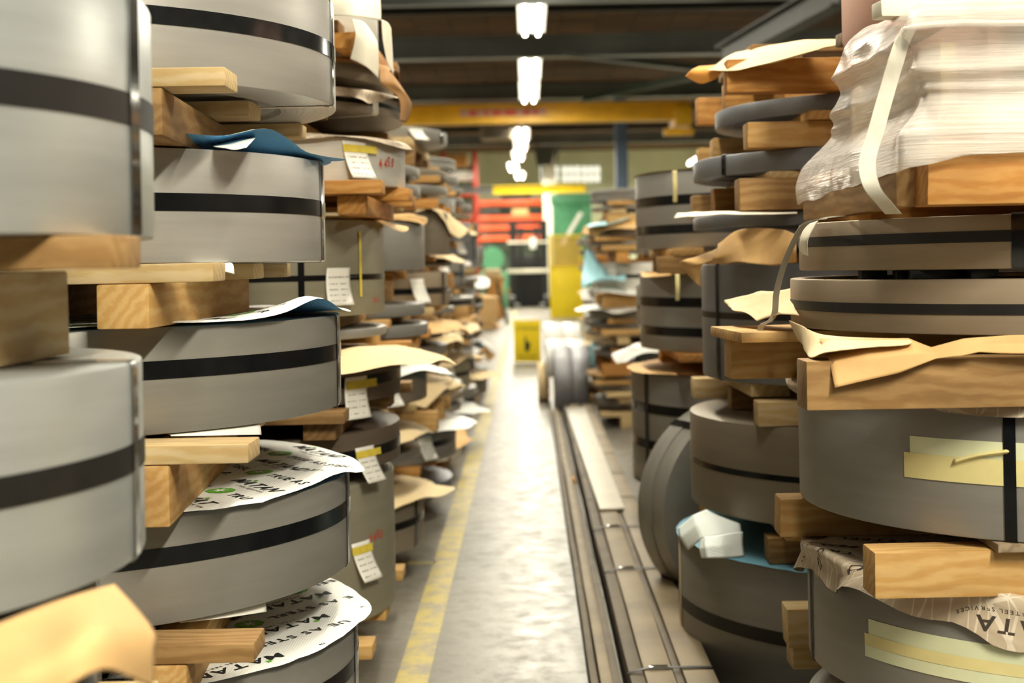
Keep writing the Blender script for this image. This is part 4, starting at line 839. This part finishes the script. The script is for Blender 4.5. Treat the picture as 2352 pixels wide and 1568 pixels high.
for k, py in enumerate((1535, 1305, 1208, 1140, 1085, 1040, 1000)):
    a, b = ab(1450, py); y = (.118-H)/b; mk('strap', ribbon([(x-.36, y-7.0, z) for x, z in ((.2440, .01), (.2435, .106), (.25, .1085), (.30, .119), (.43, .1195), (.468, .118), (.4735, .11), (.4735, .01))], (0, 1, 0), .016, .0014), 'band_dull', B2, ang=50)
    bx('buckle', (.325-.36, y-7.0, .1225), (.05, .02, .004), 'band_shiny', B2, .0008)
p0, p1, p2, p3 = [PF(a, b, .128) for a, b in ((1378, 1168), (1434, 1166), (1344, 936), (1300, 937))]
cen = (p0+p1+p2+p3)/4; bm = bmesh.new(); vv = [bm.verts.new(p-cen+Vector((0, 0, dz))) for dz in (-.008, 0) for p in (p0, p1, p2, p3)]
for f in ((3, 2, 1, 0), (4, 5, 6, 7), (0, 1, 5, 4), (1, 2, 6, 5), (2, 3, 7, 6), (3, 0, 4, 7)): bm.faces.new([vv[i] for i in f])
tag(mk('flat_plate', bm, 'plate_steel', None, cen, smooth=False), 'long bright flat steel plate lying on the wide bar bundle', 'steel plate')
tag(bx('wood_wedge', PF(1318, 1118, .03)+Vector((.0, 0, .01)), (.02, .12, .075), 'pine_orange', None, .004), 'small wooden wedge between the two bar bundles', 'wedge')
u1 = upright('upright_coil', .35, 10.95+.3, .27, [.135, .135], .0, 0, 'steel_satin', 'bright silver twin coil lying on its side in front at aisle end', r=.12, nob=True)
u1.rotation_euler.z = PI/2+.0
u1.location = (.32, 11.32, 0)
u2 = upright('upright_coil', .66, 11.4, .26, [.13], PI/2, 0, 'steel_satin', 'bright narrow silver coil on its side right of the twin coil', r=.12, nob=True)
for (px, py, Y, R_, ws, lab) in ((1290, 775, 12.3, .13, [.16, .15], 'white wrapped roll lying on top of the bright coils'), (1297, 822, 12.0, .16, [.16, .16], 'pale silver roll stacked behind the twin coil')):
    pp = P(px, py, Y); uu = upright('upright_coil', pp.x, Y, R_, ws, PI/2, 0, 'white_gloss', lab, r=.06, nob=True); uu.location.z = pp.z-R_
st = tag(mk('support_block', box(bmesh.new(), (0, 0, 0), (.26, .26, .52), bev=.01), 'pine_orange', None, (.33, 12.1, .26)), 'wooden crate supporting the white wrapped rolls', 'crate')
tag(bx('blue_bag', P(1372, 815, 12.0), (.13, .2, .2), 'cyan_cloth', None, .03), 'light blue wrapped bundle beside the bright coils', 'bundle')
tag(bx('pink_carton', P(1430, 818, 12.2), (.24, .2, .16), 'box_pink', None, .01), 'pinkish carton stacked right of the blue bundle', 'carton')
tag(bx('white_card', P(1430, 803, 11.95), (.2, .02, .05), 'paper_white', None, .004), 'white label strip on the pinkish carton', 'label')
ct = P(1240, 850, 12.6); 
tag(mk('cable_reel', cyl(bmesh.new(), (-.05, 0, 0), (.05, 0, 0), .17, 28), 'kraft_pale', None, (ct.x+.03, 12.4, .17+.0)), 'cream sided disc standing at left of the silver coils', 'disc')
# caution floor sign
sp = PF(1212, 834, 0); SG = empty('floor_sign', sp, 0, 'yellow folding caution sign with a black hand standing on the floor', 'sign'); Ysg = sp.y
bm = bmesh.new(); box(bm, (0, 0, .265), (.325, .012, .51), rx=.12, bev=.004); mk('sign_panel', bm, 'paint_yellow', SG)
bm = bmesh.new(); box(bm, (0, .13, .265), (.325, .012, .51), rx=-.12, bev=.004); mk('rear_panel', bm, 'paint_yellow', SG)
sy = lambda z: -.0085+(z-.265)*math.tan(.12)*-1+.0
def sgp(x, z): return (x, -.0085+(.265-z)*-.1206*-1 if False else -.0080-(.265-z)*-.1206*-1, z)
ux, uy = (1, 0, 0), (0, math.sin(.12)*1.0, math.cos(.12))
def on_sign(txt, size, z, mat='ink', **kw): return flat_text('lettering', txt, size, mat, SG, (0, -.0085+(z-.265)*-.0, z), (1, 0, 0), (0, -math.sin(.12), math.cos(.12)), **kw)
# the panel leans: front face y at height z
fy = lambda z: -(z-.265)*math.tan(.12)-.0085
def sign_text(txt, size, z, mat='ink'): 
    return flat_text('lettering', txt, size, mat, SG, (0, fy(z), z), (1, 0, 0), (0, -math.sin(.12), math.cos(.12)), stretch=1.0, shear=0, gap=.1)
sign_text('ATTENTION', .045, .405); sign_text('WET FLOOR', .035, .07)
hx = [(-.03, 0), (-.03, .05), (-.03, .10), (-.03, .18), (-.012, .185), (-.008, .12), (.002, .12), (.006, .125), (.016, .12), (.018, .105), (.026, .11), (.034, .10), (.03, .05), (.015, 0)]
mk('hand_symbol', ([(x, fy(.14+z)-.001, .14+z) for x, z in hx], [tuple(range(len(hx)))]), 'ink', SG, smooth=False)
# ---------------------------------------------------------------- far end
fp = PF(1217, 706, 0); FK = empty('forklift', (fp.x, fp.y, 0), 0, 'black reach forklift parked facing the aisle at the far end', 'forklift')
bx('body', (0, .9, .72), (1.05, 1.1, 1.4), 'black_metal', FK, .06)
for sx in (-.22, .22): bx('inner_mast', (sx, .05, 1.15), (.12, .1, 2.1), 'black_metal', FK, .01)
for sx in (-.42, .42):
    bm = bmesh.new(); box(bm, (sx, 0, 1.2), (.2, .16, 2.35)); mk('mast_rail', bm, 'black_metal', FK)
    bx('fork', (sx*.8, -.55, .09), (.13, 1.1, .05), 'grey_metal', FK, .01); bx('outrigger', (sx*1.15, -.3, .2), (.16, 1.0, .3), 'grey_metal', FK, .02)
    for yy in (-.7, 1.2): mk('wheel', cyl(bmesh.new(), (sx*1.15-.07, yy, .17), (sx*1.15+.07, yy, .17), .17, 20), 'rubber', FK)
for z in (.95, 1.25, 2.3): bx('mast_crossbar', (0, 0, z), (.64, .12, .1), 'black_metal', FK)
bm = bmesh.new()
for k in range(9): box(bm, (-.5+k*.125, -.1, 1.35), (.02, .02, .95))
mk('load_backrest', bm, 'pipe_dark', FK); bx('carriage_beam', (0, -.14, 1.0), (1.2, .06, .1), 'paper_cream', FK); bx('carriage_beam', (0, -.12, 1.78), (1.15, .04, .06), 'paper_cream', FK)
bx('notice_card', (.12, -.16, 1.75), (.16, .01, .3), 'paper_white', FK, .002)
bm = bmesh.new()
for sx in (-.48, .48):
    for yy in (.35, 1.35): box(bm, (sx, yy, 1.55), (.05, .05, 1.2))
for k in range(7): box(bm, (0, .35+k*.166, 2.15), (1.0, .04, .04))
mk('overhead_guard', bm, 'black_metal', FK)
# yellow mesh guard
gp = PF(1302, 731, 0); G = empty('mesh_guard', (gp.x, gp.y, 0), 0, 'tall bright yellow mesh guard panel standing at the aisle end', 'guard')
bx('lower_panel', (0, 0, .55), (.66, .04, 1.08), 'paint_yellow', G, .01)
bm = bmesh.new()
for sx in (-.33, .33): box(bm, (sx, 0, .9), (.05, .06, 1.8))
for z in (1.1, 1.78): box(bm, (0, 0, z), (.7, .06, .05))
mk('guard_frame', bm, 'paint_yellow', G)
bm = bmesh.new()
for k in range(26): box(bm, (-.32+k*.0256, 0, 1.44), (.014, .012, .66))
for k in range(14): box(bm, (0, .012, 1.13+k*.048), (.64, .010, .014))
mk('wire_mesh', bm, 'paint_amber', G)
# orange racking
def rack(px0, px1, Y, zs, hgt, label, mat='paint_orange', up='paint_red'):
    x0, x1 = P(px0, 500, Y).x, P(px1, 500, Y).x; r = empty('pallet_rack', ((x0+x1)/2, Y, 0), 0, label, 'rack'); w_ = x1-x0
    for sx in (-w_/2, w_/2):
        for dy in (0, .9): bx('upright', (sx, dy, hgt/2), (.1, .09, hgt), up, r, .006)
        bm = bmesh.new()
        for k in range(4): cyl(bm, (sx, 0, .3+k*hgt/5), (sx, .9, .3+(k+.9)*hgt/5), .02, 8)
        mk('brace', bm, up, r)
    bx('back_panel', (0, .96, hgt/2-.1), (w_-.1, .03, hgt-.3), 'paint_darkgreen', r, .004)  # added dark sheet that makes the gaps between the beams read dark
    for z in zs:
        for dy in (0, .9): bx('beam', (0, dy, z), (w_, .06, .15), mat, r, .006)
    return r
zr = [P(1170, y, 42.4).z for y in (465, 500, 522, 546)]
rack(1096, 1252, 42.4, zr, 3.2, 'orange beamed pallet rack behind the forklift'); 
bx_ = P(1090, 400, 36); rack(1020, 1092, 34, [P(1050, y, 34).z for y in (440, 500, 560)], 3.9, 'red pallet rack with tall upright at the far left')
for k, (px, py, w_, h_, m, lab) in enumerate(((1030, 370, .9, .3, 'pine_orange', 'wooden crate on the top shelf of the red rack'), (1040, 405, .95, .22, 'paper_white', 'white carton low on the top shelf of the red rack'),
     (1130, 484, .5, .2, 'pipe_dark', 'dark box at left on the orange rack'), (1195, 487, .5, .22, 'kraft', 'brown carton in the middle of the orange rack'), (1105, 535, .4, .6, 'black_metal', 'black machine part under the orange rack beams'),
     (1185, 450, .9, .14, 'black_metal', 'row of dark bins atop the orange rack'), (1160, 640, .3, .5, 'kraft_dark', 'brown barrel left of the forklift'))):
    Y = 34.3 if k < 2 else 42.8 if k in (2, 3, 5) else 40.2; p = P(px, py, Y); p.z = h_/2 if k in (4, 6) else p.z; tag(bx('stored_%s' % ['crate', 'carton', 'box', 'carton', 'machine_part', 'bin_row', 'barrel'][k], p, (w_, .5, h_), m, None, .03), lab, ['crate', 'carton', 'box', 'carton', 'part', 'bins', 'barrel'][k])
mk_ = empty('green_machine', (P(1312, 500, 38).x, 38, 0), 0, 'green press machine with pale diagonal arm behind the yellow guard', 'machine')
for sx in (-.42, .45): bx('post', (sx, 0, 1.5), (.18, .2, 3.0), 'paint_green', mk_, .01)
bx('back_panel', (0, .5, 1.5), (1.0, .1, 2.9), 'paint_green', mk_, .02); bx('crosshead', (0, 0, 2.9), (1.1, .3, .25), 'paint_green', mk_, .02); bx('arm', (.0, -.2, 2.1), (.1, .1, 1.0), 'paper_white', mk_, .01, ry=.55)
gm = empty('green_machine', (P(1122, 620, 38).x, 38.6, 0), 0, 'pale green lathe standing left of the forklift', 'machine')
bx('bed', (0, 0, .5), (1.0, .6, 1.0), 'paint_green', gm, .06); mk('headstock', cyl(bmesh.new(), (.1, -.3, 1.35), (.1, .3, 1.35), .32, 24), 'paint_green', gm); bx('slide', (-.3, 0, 1.2), (.3, .4, .5), 'paint_darkgreen', gm, .02)
for nm, a_, b_, Y, m, hh, lab in (('yellow_rail', (1132, 437), (1345, 432), 30, 'paint_yellow', .15, 'yellow crane rail running across the far end'), ('grey_rail', (985, 438), (1131, 437), 30, 'grey_metal', .12, 'grey rail continuing left of the yellow one')):
    p, q_ = P(a_[0], a_[1], Y), P(b_[0], b_[1], Y); ibeam(nm, p, q_, hh, .14, m, lab, 'rail')
# stand with splayed legs and clutter at the left of the far aisle
sp = PF(1132, 745, 0); tr = empty('folding_stand', (sp.x, sp.y, 0), 0, 'folding stand with splayed dark legs beside the far left stacks', 'stand')
for sx, sy_ in ((-.3, -.3), (.3, -.3), (-.3, .3), (.3, .3)): mk('leg', cyl(bmesh.new(), (sx, sy_, 0), (sx*.3, sy_*.3, .85), .03, 8), 'paint_darkgreen', tr)
bx('stand_top', (0, 0, .89), (.5, .4, .08), 'pine', tr); tag(bx('kraft_roll', (sp.x, sp.y, 1.02), (.36, .3, .18), 'kraft_pale', None, .05), 'kraft wrapped parcel on the folding stand', 'parcel')
for k, (px, Y, h_, m) in enumerate(((1150, 31, .95, 'pine_orange'), (1134, 26.5, .6, 'kraft'))):
    p = PF(px-12, 0 or 605+H*F/Y, 0); tag(bx('stacked_crate', (p.x, Y, h_/2), (.38, .5, h_), m, None, .03), ['orange wooden crate against the far left side of aisle', 'brown carton pile in front of the orange crate'][k], 'crate')
finish_labels()
for b in (C_, ): pass
